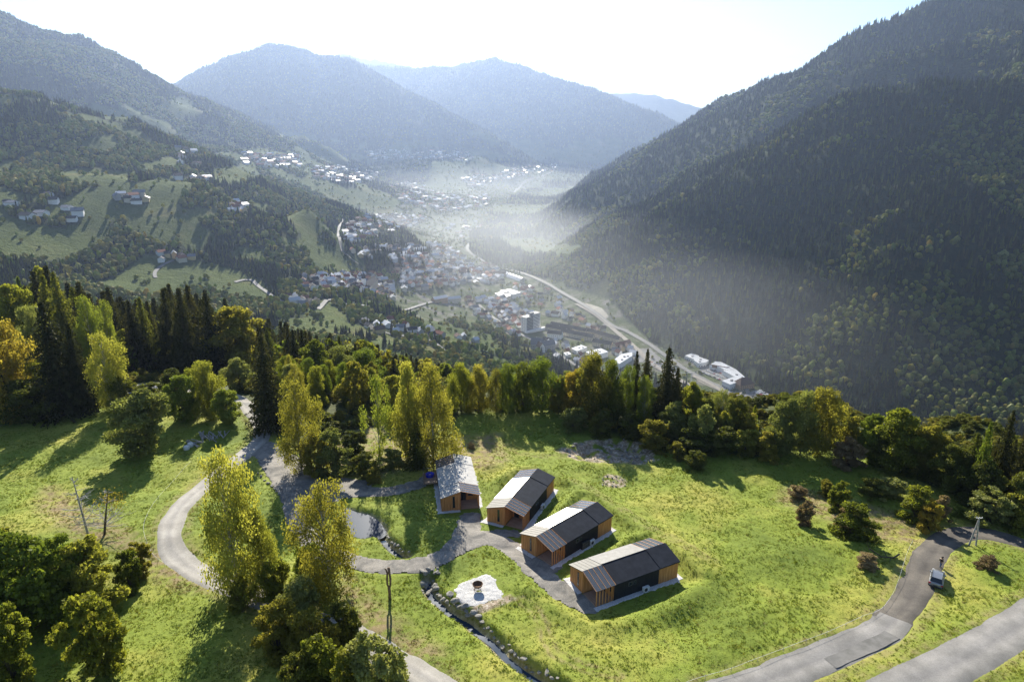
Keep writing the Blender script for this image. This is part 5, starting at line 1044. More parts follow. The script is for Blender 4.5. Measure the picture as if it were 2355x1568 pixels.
def far_blob(seed):
    bm = bmesh.new(); bmesh.ops.create_icosphere(bm, subdivisions=2, radius=.5); rg = random.Random(seed); off = [Vector((rg.gauss(0, 1), rg.gauss(0, 1), rg.gauss(0, .6)+.2)).normalized() for _ in range(9)]
    for v in bm.verts:
        d = max(v.co.normalized().dot(o) for o in off); v.co *= .62+.5*max(0, d)**6*1.0+rg.uniform(-.07, .07); v.co.z = max(0, v.co.z*.95+.47)
    me = bpy.data.meshes.new('crown'); bm.to_mesh(me); bm.free(); return me
def proto_set(cname, items):
    col = bpy.data.collections.new(cname)
    for i, (me, mt_) in enumerate(items):
        o = bpy.data.objects.new('%s_%02d' % (cname, i), me.copy()); o.data.materials.clear(); o.data.materials.append(LM[mt_]); col.objects.link(o)
    return col
CON = [far_conifer(s).mesh('crown') for s in range(4)]
LITE = [mesh_np('crown', *[q for q in lite_crown(s, k, 1500, .075, 30)], [LM['green']]) for s, k in ((1, 'round'), (2, 'tall'), (3, 'round'), (4, 'tall'))]
BLOB = [far_blob(s) for s in range(4)]
SPL = [tm('spruce')[k][0] for k in (0, 1)]
mid_col = proto_set('midwood', [(SPL[0], 'spruce'), (SPL[1], 'spruce'), (SPL[0], 'dark'), (LITE[0], 'green'), (LITE[1], 'larch'), (LITE[2], 'olive'), (LITE[3], 'silver'), (LITE[0], 'yellow'), (LITE[2], 'gold')])
far_col = proto_set('farwood', [(CON[0], 'spruce'), (CON[1], 'spruce'), (CON[2], 'dark'), (BLOB[0], 'green'), (BLOB[1], 'larch'), (BLOB[2], 'olive'), (BLOB[3], 'silver'), (BLOB[0], 'yellow'), (BLOB[1], 'gold')])
def scatter_group(col):
    ng = bpy.data.node_groups.new('scatter_'+col.name, 'GeometryNodeTree'); ng.interface.new_socket('Geometry', in_out='INPUT', socket_type='NodeSocketGeometry'); ng.interface.new_socket('Geometry', in_out='OUTPUT', socket_type='NodeSocketGeometry')
    gi = ng.nodes.new('NodeGroupInput'); go = ng.nodes.new('NodeGroupOutput'); ip = ng.nodes.new('GeometryNodeInstanceOnPoints'); ci = ng.nodes.new('GeometryNodeCollectionInfo'); ci.inputs[0].default_value = col; ci.inputs['Separate Children'].default_value = True; ci.inputs['Reset Children'].default_value = True
    def na(nm, ty): a = ng.nodes.new('GeometryNodeInputNamedAttribute'); a.data_type = ty; a.inputs[0].default_value = nm; return a.outputs[0]
    ip.inputs['Pick Instance'].default_value = True; l = ng.links.new
    l(gi.outputs[0], ip.inputs['Points']); l(ci.outputs[0], ip.inputs['Instance']); l(na('idx', 'INT'), ip.inputs['Instance Index']); l(na('rot', 'FLOAT_VECTOR'), ip.inputs['Rotation']); l(na('scl', 'FLOAT_VECTOR'), ip.inputs['Scale']); l(ip.outputs[0], go.inputs[0]); return ng
NG = {}
def stuff(name, P, idx, scl, rot, col, label, cat):
    me = bpy.data.meshes.new(name); me.vertices.add(len(P)); me.vertices.foreach_set('co', np.asarray(P, np.float32).ravel())
    a = me.attributes.new('idx', 'INT', 'POINT'); a.data.foreach_set('value', np.asarray(idx, np.int32)); a = me.attributes.new('scl', 'FLOAT_VECTOR', 'POINT'); a.data.foreach_set('vector', np.asarray(scl, np.float32).ravel())
    r = np.zeros((len(P), 3), np.float32); r[:, 2] = rot; a = me.attributes.new('rot', 'FLOAT_VECTOR', 'POINT'); a.data.foreach_set('vector', r.ravel())
    o = link(bpy.data.objects.new(name, me)); md = o.modifiers.new('scatter', 'NODES')
    if col.name not in NG: NG[col.name] = scatter_group(col)
    md.node_group = NG[col.name]; tag(o, label, cat, kind='stuff'); return o
rg = np.random.default_rng(11)
el = np.arctan2(Zpol+24-CAMZ, RRp); runm = np.maximum.accumulate(np.arctan2(Zpol-CAMZ, RRp), 0); VIS = el > np.r_[runm[:1]-1, runm[:-1]]-.004
def polz(x, y, A):
    r = np.hypot(x, y); a = np.arctan2(x, y); i = np.log(r/95)/math.log(1.0087); j = (a-az[0])/(az[1]-az[0]); i = np.clip(i, 0, A.shape[0]-1.001); j = np.clip(j, 0, A.shape[1]-1.001); i0 = i.astype(int); j0 = j.astype(int); u = i-i0; v = j-j0
    return (A[i0, j0]*(1-u)+A[i0+1, j0]*u)*(1-v)+(A[i0, j0+1]*(1-u)+A[i0+1, j0+1]*u)*v
NOTREE = []   # (x, y, r) kept clear, filled by the town
def vfar(x, y, z):
    a, b = toV(x, y, z); return ((a > 640) & (a < 1230) & (b > 690) & (b < 850))*4.
def woods(r0, r1, s, hmin, hmax, col, names):
    n = int(R(84)*(r1*r1-r0*r0)/2/(s*s)); r = np.sqrt(rg.uniform(r0*r0, r1*r1, n)); a = rg.uniform(R(-42), R(42), n); x = r*np.sin(a); y = r*np.cos(a)
    k = (polz(x, y, VIS.astype(float)) > .3) & ~((np.abs(x) < 166) & (y < 238) & (y < np.interp(x, ex[o_], ey[o_])+np.where(x > 50, 22, 60))); x = x[k]; y = y[k]; z = polz(x, y, Zpol); z = np.where((np.abs(x) < 164) & (y < 236), lookup(x, y, Zg), z)
    op = open_mask(x, y, z); tw = town_mask(x, y, z) & (z < 60); z += 0
    keep = rg.uniform(0, 1, len(x)) < np.where(tw, .06*(s/9)**2*(1+3*(fbm(x/90, y/90, 2, 44) > .12)), np.where(op > .5, .045*(s/9)**2+(r1 < 2600)*.02*(vfar(x, y, z)), 1))
    for (cx, cy, cr) in NOTREE: keep &= (x-cx)**2+(y-cy)**2 > cr*cr
    for L, w in VROADS:
        L = np.array(L); bx = (x > L[:, 0].min()-30) & (x < L[:, 0].max()+30) & (y > L[:, 1].min()-30) & (y < L[:, 1].max()+30) & keep
        if bx.any(): q = np.where(bx)[0]; keep[q[dpoly(x[q], y[q], L) < w+3]] = False
    x = x[keep]; y = y[keep]; z = z[keep]; op = op[keep]; tw = tw[keep]; vx, vy = toV(x, y, z)
    zone = fbm(x/260, y/260, 3, 47)*.9+fbm(x/75, y/75, 2, 48)*.7+np.where(vx < 750, .12, np.where(vx > 1300, -.20, -.10))+np.where((vx > 640) & (vx < 1240) & (vy > 650), .22, 0)+np.where((vx > 1250) & (vy > 600), .05, 0)+np.where(z < 90, .06, 0)+rg.normal(0, .10, len(x)); dec = (zone > 0) | tw | (op > .5)
    pal = rg.choice([3, 4, 5, 6, 7, 8], len(x), p=[.40, .22, .26, .08, .03, .01]); pal = np.where((vx > 1240) & (rg.uniform(0, 1, len(x)) < .55), 3, pal); pal = np.where(r0 > 5000, 2, pal); con = rg.choice([0, 1, 2], len(x)); idx = np.where(dec, pal, con)
    h = rg.uniform(hmin*.75, hmax, len(x))*np.where(dec, .72, 1)*np.where(tw | (op > .5), .72, 1); w = h*np.where(dec, rg.uniform(.55, .85, len(x)), rg.uniform(.28, .38, len(x)))*(1.25 if s > 12 else 1)
    if r0 < 900:
        vt = toV(x, y, z+h)[1]; cap = np.where(vx < 1040, np.interp(vx, [q[0] for q in TOPL], [q[1] for q in TOPL]), np.interp(vx, [q[0] for q in LOWT], [q[1] for q in LOWT])); ok = (vt > cap-4) | (np.hypot(x, y) > 620)
        x, y, z, h, w, dec, idx, vx = (q[ok] for q in (x, y, z, h, w, dec, idx, vx))
    if r0 < 900: q = np.where(vx > 1500, .72, 1.); h = h*q; w = w*q
    P = np.stack([x, y, z-.6], 1); sc = np.stack([w, w, h], 1); rot = rg.uniform(0, 6.28, len(x))
    side = np.where(vx < 700, 0, np.where(vx > 1240, 2, 1))
    for q, (nm, lab) in enumerate(names):
        m = side == q
        if m.sum(): stuff(nm, P[m], idx[m], sc[m], rot[m], col, lab, 'woodland')
# ---------------- valley: roads, town ----------------
HAZE_D = 6.4e-5
MIST = []
for n_, (vx_, vy_, z_, rx_, ry_, rz_m, d_, t_) in enumerate(((1225, 545, 40, 480, 950, 110, 8.5e-5, 'over the sunlit valley field'), (960, 590, 30, 800, 1100, 130, 6.5e-5, 'over the middle of the town'), (1400, 640, 60, 520, 700, 160, 5.5e-5, 'at the foot of the right-hand slope'), (1120, 450, 50, 1100, 1700, 170, 4.4e-5, 'in the far bend of the valley'), (1650, 760, 70, 420, 420, 130, 5.0e-5, 'along the railway on the right'))):
    for s_ in (1, .82, .64, .44, .24): MIST.append(((*atZ(vx_, vy_, z_)[:2], z_), (rx_*s_, ry_*s_, rz_m*(.35+.65*s_)), d_, 'soft layer of pale morning mist '+t_))
VROADS = []
def VP(vx, vy): return Gm(vx, vy, FAR)
def FAR(x, y): return polz2(x, y)
def polz2(x, y):
    r = np.hypot(x, y); a = np.arctan2(x, y); i = np.clip(np.log(np.maximum(r, 95)/95)/math.log(1.0087), 0, Zpol.shape[0]-1.001); j = np.clip((a-az[0])/(az[1]-az[0]), 0, Zpol.shape[1]-1.001); i0 = i.astype(int); j0 = j.astype(int); u = i-i0; v = j-j0
    return (Zpol[i0, j0]*(1-u)+Zpol[i0+1, j0]*u)*(1-v)+(Zpol[i0, j0+1]*(1-u)+Zpol[i0+1, j0+1]*u)*v
def fz(x, y): return float(polz2(np.array([x]), np.array([y]))[0])
m_ballast = simple('track_ballast', (.16, .14, .12), (.25, .23, .19), .2); m_vroad = simple('grey_road', (.10, .10, .10), (.15, .15, .145), .1); m_yard = simple('gravel_yard', (.18, .165, .13), (.28, .26, .21), .05)
def vroad(name, pts, w, m, dz=1.0, step=12):
    L = smooth_line([VP(*p)[:2] for p in pts], step); VROADS.append((L, w)); L = np.array(L); d = np.gradient(L, axis=0); d /= np.linalg.norm(d, axis=1)[:, None]+1e-9; nn = np.c_[-d[:, 1], d[:, 0]]; s = np.array([-1, -.5, 0, .5, 1])*w
    X = L[:, None, 0]+nn[:, None, 0]*s; Y = L[:, None, 1]+nn[:, None, 1]*s; Z = polz2(X, Y)+dz; Z = np.maximum(Z, np.repeat(Z.max(1)[:, None]-1.2, 5, 1)); tag(link(bpy.data.objects.new(name, grid_mesh(name, X, Y, Z, [m]))), kind='structure')
def varea(name, poly, m, dz=.6, n=14):
    P = [VP(*p)[:2] for p in poly]; A = np.array(P); xs = np.linspace(A[:, 0].min(), A[:, 0].max(), n*3); ys = np.linspace(A[:, 1].min(), A[:, 1].max(), n*3); X, Y = np.meshgrid(xs, ys); k = inpoly(X, Y, P); kk = k[:-1, :-1] & k[1:, :-1] & k[:-1, 1:] & k[1:, 1:]
    me = grid_mesh(name, X, Y, polz2(X, Y)+dz, [m], None, kk); bm = bmesh.new(); bm.from_mesh(me); bmesh.ops.delete(bm, geom=[v for v in bm.verts if not v.link_faces], context='VERTS'); bm.to_mesh(me); bm.free(); tag(link(bpy.data.objects.new(name, me)), kind='structure')
    c = A.mean(0); rr_ = np.linalg.norm(A-c, axis=1).min()*.8; NOTREE.append((c[0], c[1], rr_))
    for q in A: 
        e = c+(q-c)*.6; NOTREE.append((e[0], e[1], rr_*.6))
vroad('highway', [ZT7(*p) for p in [(-150, 60), (100, 130), (300, 230), (470, 330), (620, 440), (760, 530), (900, 635), (1150, 770), (1400, 895), (1650, 1020), (2030, 1215), (2400, 1400)]], 5, m_vroad, 1.1)
vroad('highway', [(1080, 560), (1075, 575), (1110, 600), (1190, 625), (1250, 650), (1320, 690), (1400, 745), (1442, 762)], 5.5, m_vroad, 1.0)
vroad('railway', [ZT7(*p) for p in [(1020, 735), (1200, 820), (1400, 935), (1600, 1030), (1800, 1130), (2050, 1260), (2400, 1440)]], 4.5, m_ballast, 1.5)
vroad('railway', [(1325, 700), (1400, 750), (1460, 800), (1500, 838), (1590, 890)], 5, m_ballast, 1.5)
vroad('road', [(790, 505), (778, 535), (782, 560), (800, 590), (825, 610)], 3.5, m_vroad, 2); vroad('road', [(580, 645), (610, 670), (650, 695), (675, 703)], 4, m_vroad, 1.2); vroad('road', [(358, 640), (356, 628), (372, 612), (400, 600)], 3, m_vroad, 1.2); vroad('road', [(540, 650), (560, 645), (580, 645)], 3, m_vroad, 1.2)
vroad('road', [(732, 712), (745, 698), (760, 690), (800, 700), (900, 715), (960, 705), (1030, 680)], 4, m_vroad, 1.2); vroad('road', [(850, 750), (900, 770), (960, 775), (1000, 790), (1030, 815)], 3, m_vroad, 1.2); vroad('road', [(1180, 445), (1200, 425), (1250, 405), (1290, 395)], 6, m_vroad, 2); vroad('road', [(1100, 700), (1180, 760), (1260, 800), (1340, 850)], 4, m_vroad, 1.0)
varea('station_yard', [ZT7(*p) for p in [(1040, 745), (1250, 830), (1480, 935), (1560, 1000), (1380, 950), (1100, 815)]], m_yard); varea('goods_yard', [ZT7(*p) for p in [(0, 480), (300, 370), (480, 380), (600, 490), (850, 660), (830, 840), (400, 560), (100, 600)]], m_vroad, .5)
varea('car_park', [ZT7(*p) for p in [(1130, 610), (1250, 600), (1420, 670), (1560, 745), (1400, 815), (1300, 760), (1100, 680)]], m_vroad, .7); varea('car_park', [ZT7(*p) for p in [(1760, 950), (1850, 930), (2130, 1080), (2060, 1130)]], m_vroad, .7)
varea('station_forecourt', [ZT6(*p) for p in [(1550, 640), (1650, 620), (1850, 680), (1950, 800), (1880, 860), (1650, 750)]], m_yard, .5)
def cm(nm, c, v=.85, r=.85): return simple(nm, tuple(q*v for q in c), c, .6, r, .2)
WALLC = dict(white=cm('white_render', (.88, .87, .84)), cream=cm('cream_render', (.62, .55, .42)), yellow=cm('yellow_render', (.60, .46, .22)), orange=cm('orange_render', (.55, .33, .18)), grey=cm('grey_render', (.38, .38, .37)), brown=cm('brown_boards', (.20, .12, .07)))
ROOFC = dict(dark=cm('dark_tiles', (.06, .055, .055)), brown=cm('brown_tiles', (.12, .07, .05)), red=cm('red_tiles', (.25, .10, .06)), grey=cm('grey_tiles', (.20, .20, .21), .85, .5), pale=simple('pale_sheet', (.42, .43, .45), (.52, .53, .55), .6, .38, .6))
LAND = [(1220, 740, 'white tower block'), (880, 745, 'hillside suburb'), (1130, 670, 'long orange block'), (868, 605, 'white factory'), (790, 660, 'church tower'), (1185, 640, 'arched hall'), (1370, 700, 'flat warehouse'), (1250, 800, 'big grey-roofed block'), (1400, 790, 'long apartment rows'), (1040, 650, 'wooded hill'), (940, 660, 'sunlit quarter'), (1000, 550, 'valley fields'),
        (980, 470, 'far village'), (1100, 440, 'valley bend'), (800, 410, 'hilltop village'), (650, 370, 'upper hamlet'), (930, 360, 'high scattered farms'), (540, 480, 'slope hamlet'), (90, 490, 'farm hamlet at the left edge'), (300, 455, 'farms under the power line'), (400, 595, 'hamlet by the winding lane'), (860, 520, 'main street rising left'), (1180, 420, 'far valley mouth'), (740, 650, 'western houses'), (1290, 400, 'misty far valley'), (1150, 720, 'old town roofs')]
m_win = simple('window_glass_far', (.04, .05, .06), (.08, .09, .10), 1, .2, .6)
hb = MB(); hb.box(-.5, .5, -.5, .5, -.3, 1); hb.add([(-.5, -.5, 1), (.5, -.5, 1), (0, -.5, 1.55), (-.5, .5, 1), (.5, .5, 1), (0, .5, 1.55)], [(0, 1, 2), (4, 3, 5)]); HWALL = hb.mesh('wall')
hb = MB()
for s in (-1, 1): 
    P = [(0, -.56, 1.62), (s*.62, -.56, .96), (s*.62, .56, .96), (0, .56, 1.62)]; hb.slab(P if s > 0 else P[::-1], .06)
hb.box(.12, .22, .1, .2, 1.3, 1.75); HROOF = hb.mesh('roof')
for m_ in (HWALL, HROOF): m_.materials.append(WALLC['white'])
HC = []; HLAB = {}
def house(x, y, w, l, h, rz, wc, rc, label=None, cat='house', nm='house', grp=None):
    z = fz(x, y); t = empty(nm, (x, y, z), rz); t.scale = (w, l, h)
    for me, nn_, mt_ in ((HWALL, 'wall', WALLC[wc]), (HROOF, 'roof', ROOFC[rc])):
        o = link(bpy.data.objects.new(nn_, me), t); o.material_slots[0].link = 'OBJECT'; o.material_slots[0].material = mt_
    vx, vy = toV(x, y, z+h)
    if label is None:
        q = sorted(((vx-a)**2+((vy-b)*1.6)**2, n, a, b) for a, b, n in LAND)[0]; dx_, dy_ = vx-q[2], vy-q[3]
        rel = ('left of' if dx_ < 0 else 'right of') if abs(dx_) > abs(dy_)*2 else ('behind' if dy_ < 0 else 'in front of'); near = 'just ' if math.hypot(dx_, dy_) < 25 else ''
        size = 'big' if w*l > 190 else ('small' if w*l < 115 else 'mid-sized'); label = f'{size} {wc} house with {rc} roof {near}{rel} the {q[1]}'
    tag(t, label, cat, grp or 'houses of the valley town and hamlets'); HC.append((x, y, max(w, l)*.7)); NOTREE.append((x, y, max(w, l)*.62+2)); return t
SPEC = []
def houses(poly, n, smin=9, smax=15, d=8, wcs=('white', 'white', 'cream', 'white', 'grey', 'yellow'), rcs=('dark', 'brown', 'grey', 'pale', 'red', 'pale'), orient=None):  # pale weighted up: sun sparkle of the roofs put into their colour
    a = np.array(poly); k = 0; t = 0; n = int(n*3.2) if n > 25 else n
    while k < n and t < n*30:
        t += 1; vx, vy = random.uniform(a[:, 0].min(), a[:, 0].max()), random.uniform(a[:, 1].min(), a[:, 1].max())
        if not inpoly(np.array([vx]), np.array([vy]), poly)[0]: continue
        g = VP(vx, vy)
        if any((g[0]-x)**2+(g[1]-y)**2 < (r*.9+d*.55)**2 for x, y, r in HC): continue
        if any(dpoly(g[:1], g[1:2], np.array(L))[0] < w+8 for L, w in VROADS): continue
        w = random.uniform(smin, smax)*.8; l = w*random.uniform(1.1, 1.7); SPEC.append((g[0], g[1], w, l, random.uniform(5.5, 8), (orient if orient is not None else random.choice([.4, 1.97, .9, 2.5]))+random.gauss(0, .12), random.choice(wcs), random.choice(rcs))); HC.append((g[0], g[1], max(w, l)*.7)); k += 1
# named buildings
def P3(poly, h, dz=0): return [atZ(*p, dz+h) for p in poly]
def block(name, poly, h, wm_, rm_, label, cat='building', zg=0.5, rows=0, parapet=True):
    """flat-roofed building from its roof outline"""
    R_ = P3(poly, h, zg); c = np.mean(R_, 0); t = empty(name, (c[0], c[1], zg)); L = [(q[0]-c[0], q[1]-c[1]) for q in R_]
    ar = sum(L[i][0]*L[(i+1) % len(L)][1]-L[(i+1) % len(L)][0]*L[i][1] for i in range(len(L)))
    if ar < 0: L = L[::-1]
    n = len(L); m = MB(); m.add([(x, y, -3) for x, y in L]+[(x, y, h) for x, y in L], [(i, (i+1) % n, n+(i+1) % n, n+i) for i in range(n)]); m.build('wall', wm_, t)
    m = MB(); m.slab([(x*1.01, y*1.01, h+.35) for x, y in L], .34); rg2 = random.Random(len(label))
    rf = m.build('roof', rm_, t)
    for q in range(min(6, 1+int(math.hypot(*L[0])/14))):
        m = MB(); u = rg2.uniform(-.5, .5); v = rg2.uniform(0, n-1.01); a = L[int(v)]; m.box(a[0]*abs(u)-2, a[0]*abs(u)+2, a[1]*abs(u)-1.5, a[1]*abs(u)+1.5, h+.352, h+1.6); m.build('roof_unit', ROOFC['grey'], rf)
    if rows:
        k = 0
        for i in range(n):
            a, b = Vector((*L[i], 0)), Vector((*L[(i+1) % n], 0)); e = b-a; l = e.length; e.normalize(); nn_ = Vector((e.y, -e.x, 0))
            if l < 8 or nn_.y > .3: continue
            for rr_ in range(rows):
                for c_ in range(int(l/5)):
                    if k >= 98: break
                    m = MB(); p0 = a+e*(2+c_*5)+nn_*.05; z0 = 1.2+rr_*(h-1.5)/rows; p1 = p0+e*2.6; m.add([(*p0[:2], z0), (*p1[:2], z0), (*p1[:2], z0+1.6), (*p0[:2], z0+1.6)], [(0, 1, 2, 3)]); m.build('window', m_win, t); k += 1
    tag(t, label, cat)
    for q in L+[(0, 0)]: NOTREE.append((c[0]+q[0]*.6, c[1]+q[1]*.6, max(10, math.hypot(*L[0])*.7))); HC.append((c[0]+q[0]*.6, c[1]+q[1]*.6, max(10, math.hypot(*L[0])*.5)))
    return t
def gable(name, a, b, wd, h, wm_, rm_, label, rise=.45, cat='apartment block', hip=False, rows=2, zg=None):
    A = VP(*a); B = VP(*b); d = B-A; d[2] = 0; l = np.linalg.norm(d); c = (A+B)/2; z = fz(c[0], c[1]) if zg is None else zg; t = empty(name, (c[0], c[1], z), math.atan2(d[1], d[0])); hx, hy = l/2, wd/2; rz2 = wd*rise
    m = MB(); m.box(-hx, hx, -hy, hy, -6, h); i_ = hy*.9 if hip else 0
    if not hip: m.add([(-hx, -hy, h), (-hx, hy, h), (-hx, 0, h+rz2), (hx, -hy, h), (hx, hy, h), (hx, 0, h+rz2)], [(0, 2, 1), (3, 4, 5)])
    m.build('wall', wm_, t); m = MB(); o_2 = .8
    m.add([(-hx-o_2, -hy-o_2, h-.1), (hx+o_2, -hy-o_2, h-.1), (hx+o_2, hy+o_2, h-.1), (-hx-o_2, hy+o_2, h-.1), (-hx-o_2+i_, 0, h+rz2+.3), (hx+o_2-i_, 0, h+rz2+.3)], [(0, 1, 5, 4), (2, 3, 4, 5), (3, 0, 4), (1, 2, 5), (3, 2, 1, 0)] if hip else [(0, 1, 5, 4), (2, 3, 4, 5), (3, 2, 1, 0)])
    rf = m.build('roof', rm_, t)
    for q in range(max(1, int(l/22))):
        m = MB(); x = -hx+10+q*22; m.box(x, x+1.2, -.2, 1.0, h+rz2-.6, h+rz2+1.8); m.build('chimney', WALLC['grey'], rf)
    k = 0
    for s in (-1, 1):
        for r_ in range(rows):
            for q in range(int(l/4)):
                if k >= 98: break
                if s > 0: continue
                x = -hx+1.4+q*4; m = MB(); z0 = 1.1+r_*(h-1)/rows; m.add([(x, s*(hy+.04), z0), (x+1.5, s*(hy+.04), z0), (x+1.5, s*(hy+.04), z0+1.6), (x, s*(hy+.04), z0+1.6)], [(0, 1, 2, 3)]); m.build('window', m_win, t); k += 1
    tag(t, label, cat)
    for q in np.linspace(-1, 1, max(2, int(l/12))): NOTREE.append((c[0]+d[0]/2*q, c[1]+d[1]/2*q, wd*.75)); HC.append((c[0]+d[0]/2*q, c[1]+d[1]/2*q, wd*.7))
    return t
wC, rC = WALLC, ROOFC
# tower block: two staggered slabs
def tower():
    b = VP(*ZT6(925, 985)); z = fz(b[0], b[1]); t = empty('tower_block', (b[0], b[1]+6, z), R(42)); t.scale = (1.2, 1.2, 1.15); m = MB(); m.box(-20, 0, -7, 6, -3, 29); m.build('wall', wC['white'], t); m = MB(); m.box(0.02, 20, -3, 10, -3, 31); m.build('wall', wC['white'], t)
    for (x0, x1, y0, y1, h) in ((-20.4, .4, -7.4, 6.4, 29), (.05, 20.4, -3.4, 10.4, 31)): m = MB(); m.box(x0, x1, y0, y1, h+.01, h+.7); m.build('roof', rC['grey'], t)
    m = MB(); m.box(-4, 5, -2, 4, 31.72, 34.5); m.build('lift_house', wC['grey'], t)
    for f in range(10):
        m = MB(); z0 = 1.2+f*2.85; m.box(-18, -1, -7.9, -7.01, z0, z0+1.0); m.box(-18, -1, -7.9, -7.7, z0+1.0, z0+1.02); m.build('balcony', wC['grey'], t)
        m = MB(); m.box(-17.5, -1.5, -7.06, -7.005, z0+1.05, z0+2.3); m.build('window', m_win, t); m = MB(); m.box(1.5, 18.5, -3.06, -3.005, z0+1.05, z0+2.3); m.build('window', m_win, t)
        m = MB(); m.box(-20.06, -20.005, -3, -1.6, z0+.9, z0+2.1); m.box(-20.06, -20.005, 1.6, 3, z0+.9, z0+2.1); m.build('window', m_win, t)
    m = MB(); m.box(-24, 24, -14, -8, -3, 4); m.build('base', wC['white'], t)
    tag(t, 'white ten-storey tower block standing above the roofs of the town', 'tower block'); NOTREE.append((b[0], b[1], 34)); NOTREE.append((b[0], b[1]-25, 20)); HC.append((b[0], b[1], 32))
tower()
rows_ = [((1190, 935), (1650, 1030), 'top apartment row with dark roof right of the tower block'), ((1130, 965), (1440, 1035), 'apartment row directly right of the tower block foot'), ((1330, 1030), (1740, 1115), 'longest middle apartment row with dark roof'), ((1650, 1020), (2090, 1140), 'apartment row at the upper right end of the rows'), ((1740, 1170), (1985, 1210), 'short cream apartment row in front of the others')]
for a, b, lab in rows_: gable('apartment_row', ZT6(*a), ZT6(*b), 12, 8, wC['cream'], rC['dark'], lab)
gable('apartment_block', ZT6(2010, 1240), ZT6(2210, 1180), 12, 9, wC['cream'], rC['red'], 'apartment block with reddish gable end right of the rows'); gable('apartment_block', ZT6(1150, 1060), ZT6(1330, 1085), 18, 10, wC['white'], rC['dark'], 'white blocky house with dark roof below the tower block', .3)
gable('town_block', ZT6(925, 1210), ZT6(1080, 1235), 18, 12, wC['grey'], rC['grey'], 'big grey-roofed town block at the wood edge below the tower', .6); gable('town_block', ZT6(1075, 1235), ZT6(1215, 1225), 14, 11, wC['grey'], rC['grey'], 'grey-roofed wing right of the big grey town block', .6); gable('town_block', ZT6(1010, 1230), ZT6(1070, 1270), 12, 10, wC['white'], rC['brown'], 'white gabled house in front of the big grey town block', .7)
gable('apartment_block', ZT5(1990, 600), ZT5(2160, 610), 16, 11, wC['orange'], rC['pale'], 'left half of the long orange block in the town centre', .3); gable('apartment_block', ZT5(2165, 605), ZT5(2345, 615), 16, 11, wC['cream'], rC['pale'], 'right half of the long orange block in the town centre', .3)
gable('church', ZT5(1100, 430), ZT5(1220, 425), 18, 11, wC['cream'], rC['dark'], 'church nave with dark roof beside its tower', .6, 'church', False, 0); g = VP(*ZT5(1085, 425)); t = empty('church_tower', (g[0], g[1], fz(g[0], g[1]))); m = MB(); m.box(-4, 4, -4, 4, -2, 22); m.build('wall', wC['white'], t); m = MB(); m.lathe([(5.4, 22), (3, 27), (0, 38)], 4); m.build('spire', rC['dark'], t); tag(t, 'white church tower with dark pointed spire left of the centre', 'church tower'); HC.append((g[0], g[1], 10))
g = VP(*ZT5(890, 290+110)); 
g = VP(*ZT6(100, 330)); t = empty('church_tower', (g[0], g[1], fz(g[0], g[1]))); m = MB(); m.box(-4, 4, -4, 4, -2, 24); m.build('wall', wC['white'], t); m = MB(); m.lathe([(5.4, 24), (3, 28), (0, 40)], 4); m.build('spire', rC['dark'], t); tag(t, 'pale church tower rising from the trees left of the arched hall', 'church tower')
g = VP(770, 430-14); t = empty('church_tower', (g[0], g[1], fz(g[0], g[1]))); m = MB(); m.box(-5, 5, -5, 5, -2, 26); m.build('wall', wC['white'], t); m = MB(); m.lathe([(6.6, 26), (3, 34), (0, 46)], 4); m.build('spire', rC['dark'], t); tag(t, 'small white church tower of the village on the far wooded bluff', 'church tower')
for k in range(4): x0 = 1140+k*62; block('factory_hall', [ZT5(x0, 148), ZT5(x0+14, 120), ZT5(x0+68, 120), ZT5(x0+55, 148)], 9, wC['white'], rC['pale'], ['first', 'second', 'third', 'fourth'][k]+' white hall from the left of the factory row', 'factory hall', 3)
block('factory_building', [ZT5(1215, 75), ZT5(1260, 50), ZT5(1400, 50), ZT5(1370, 80)], 12, wC['white'], rC['grey'], 'white factory building with grey roof behind the row of halls', 'factory', 3, 2); block('factory_building', [ZT5(1250, 20), ZT5(1270, 5), ZT5(1405, 8), ZT5(1395, 28)], 12, wC['white'], rC['pale'], 'rearmost long factory building behind the white halls', 'factory', 3, 1)
for poly, h, wm_, rm_, lab in (([(445, 490), (520, 475), (575, 500), (500, 525)], 8, 'white', 'pale', 'leftmost flat white roof of the school group'), ([(510, 455), (585, 443), (612, 470), (545, 488)], 9, 'white', 'pale', 'upper left flat roof of the school group'), ([(590, 440), (650, 434), (790, 480), (680, 508)], 9, 'white', 'pale', 'largest flat roof of the school group, on its right'), ([(570, 500), (640, 490), (660, 520), (600, 540)], 7, 'cream', 'pale', 'front flat roof of the school group'),
    ([(1650, 598), (1780, 572), (1912, 630), (1845, 652)], 10, 'brown', 'pale', 'large flat warehouse with pale roof by the railway loop'), ([(1805, 715), (1920, 700), (1935, 740), (1820, 752)], 5, 'grey', 'pale', 'low flat building in front of the large warehouse'), ([(850, 400), (940, 368), (1060, 380), (900, 412)], 6, 'white', 'pale', 'low pale building right of the arched hall'),
    ([(1450, 1215), (1580, 1170), (1660, 1200), (1520, 1250)], 6, 'white', 'pale', 'flat pale hall in front of the short cream apartment row'), ([(1350, 1270), (1420, 1262), (1450, 1290), (1380, 1305)], 5, 'white', 'pale', 'small flat pale roof at the wood edge'), ([(1640, 1260), (1840, 1215), (1935, 1260), (1750, 1310)], 8, 'white', 'pale', 'big hall with blue-white roof left of the goods yard')):
    block('flat_building', [ZT6(*p) for p in poly], h, wC[wm_], rC[rm_], lab, 'building')
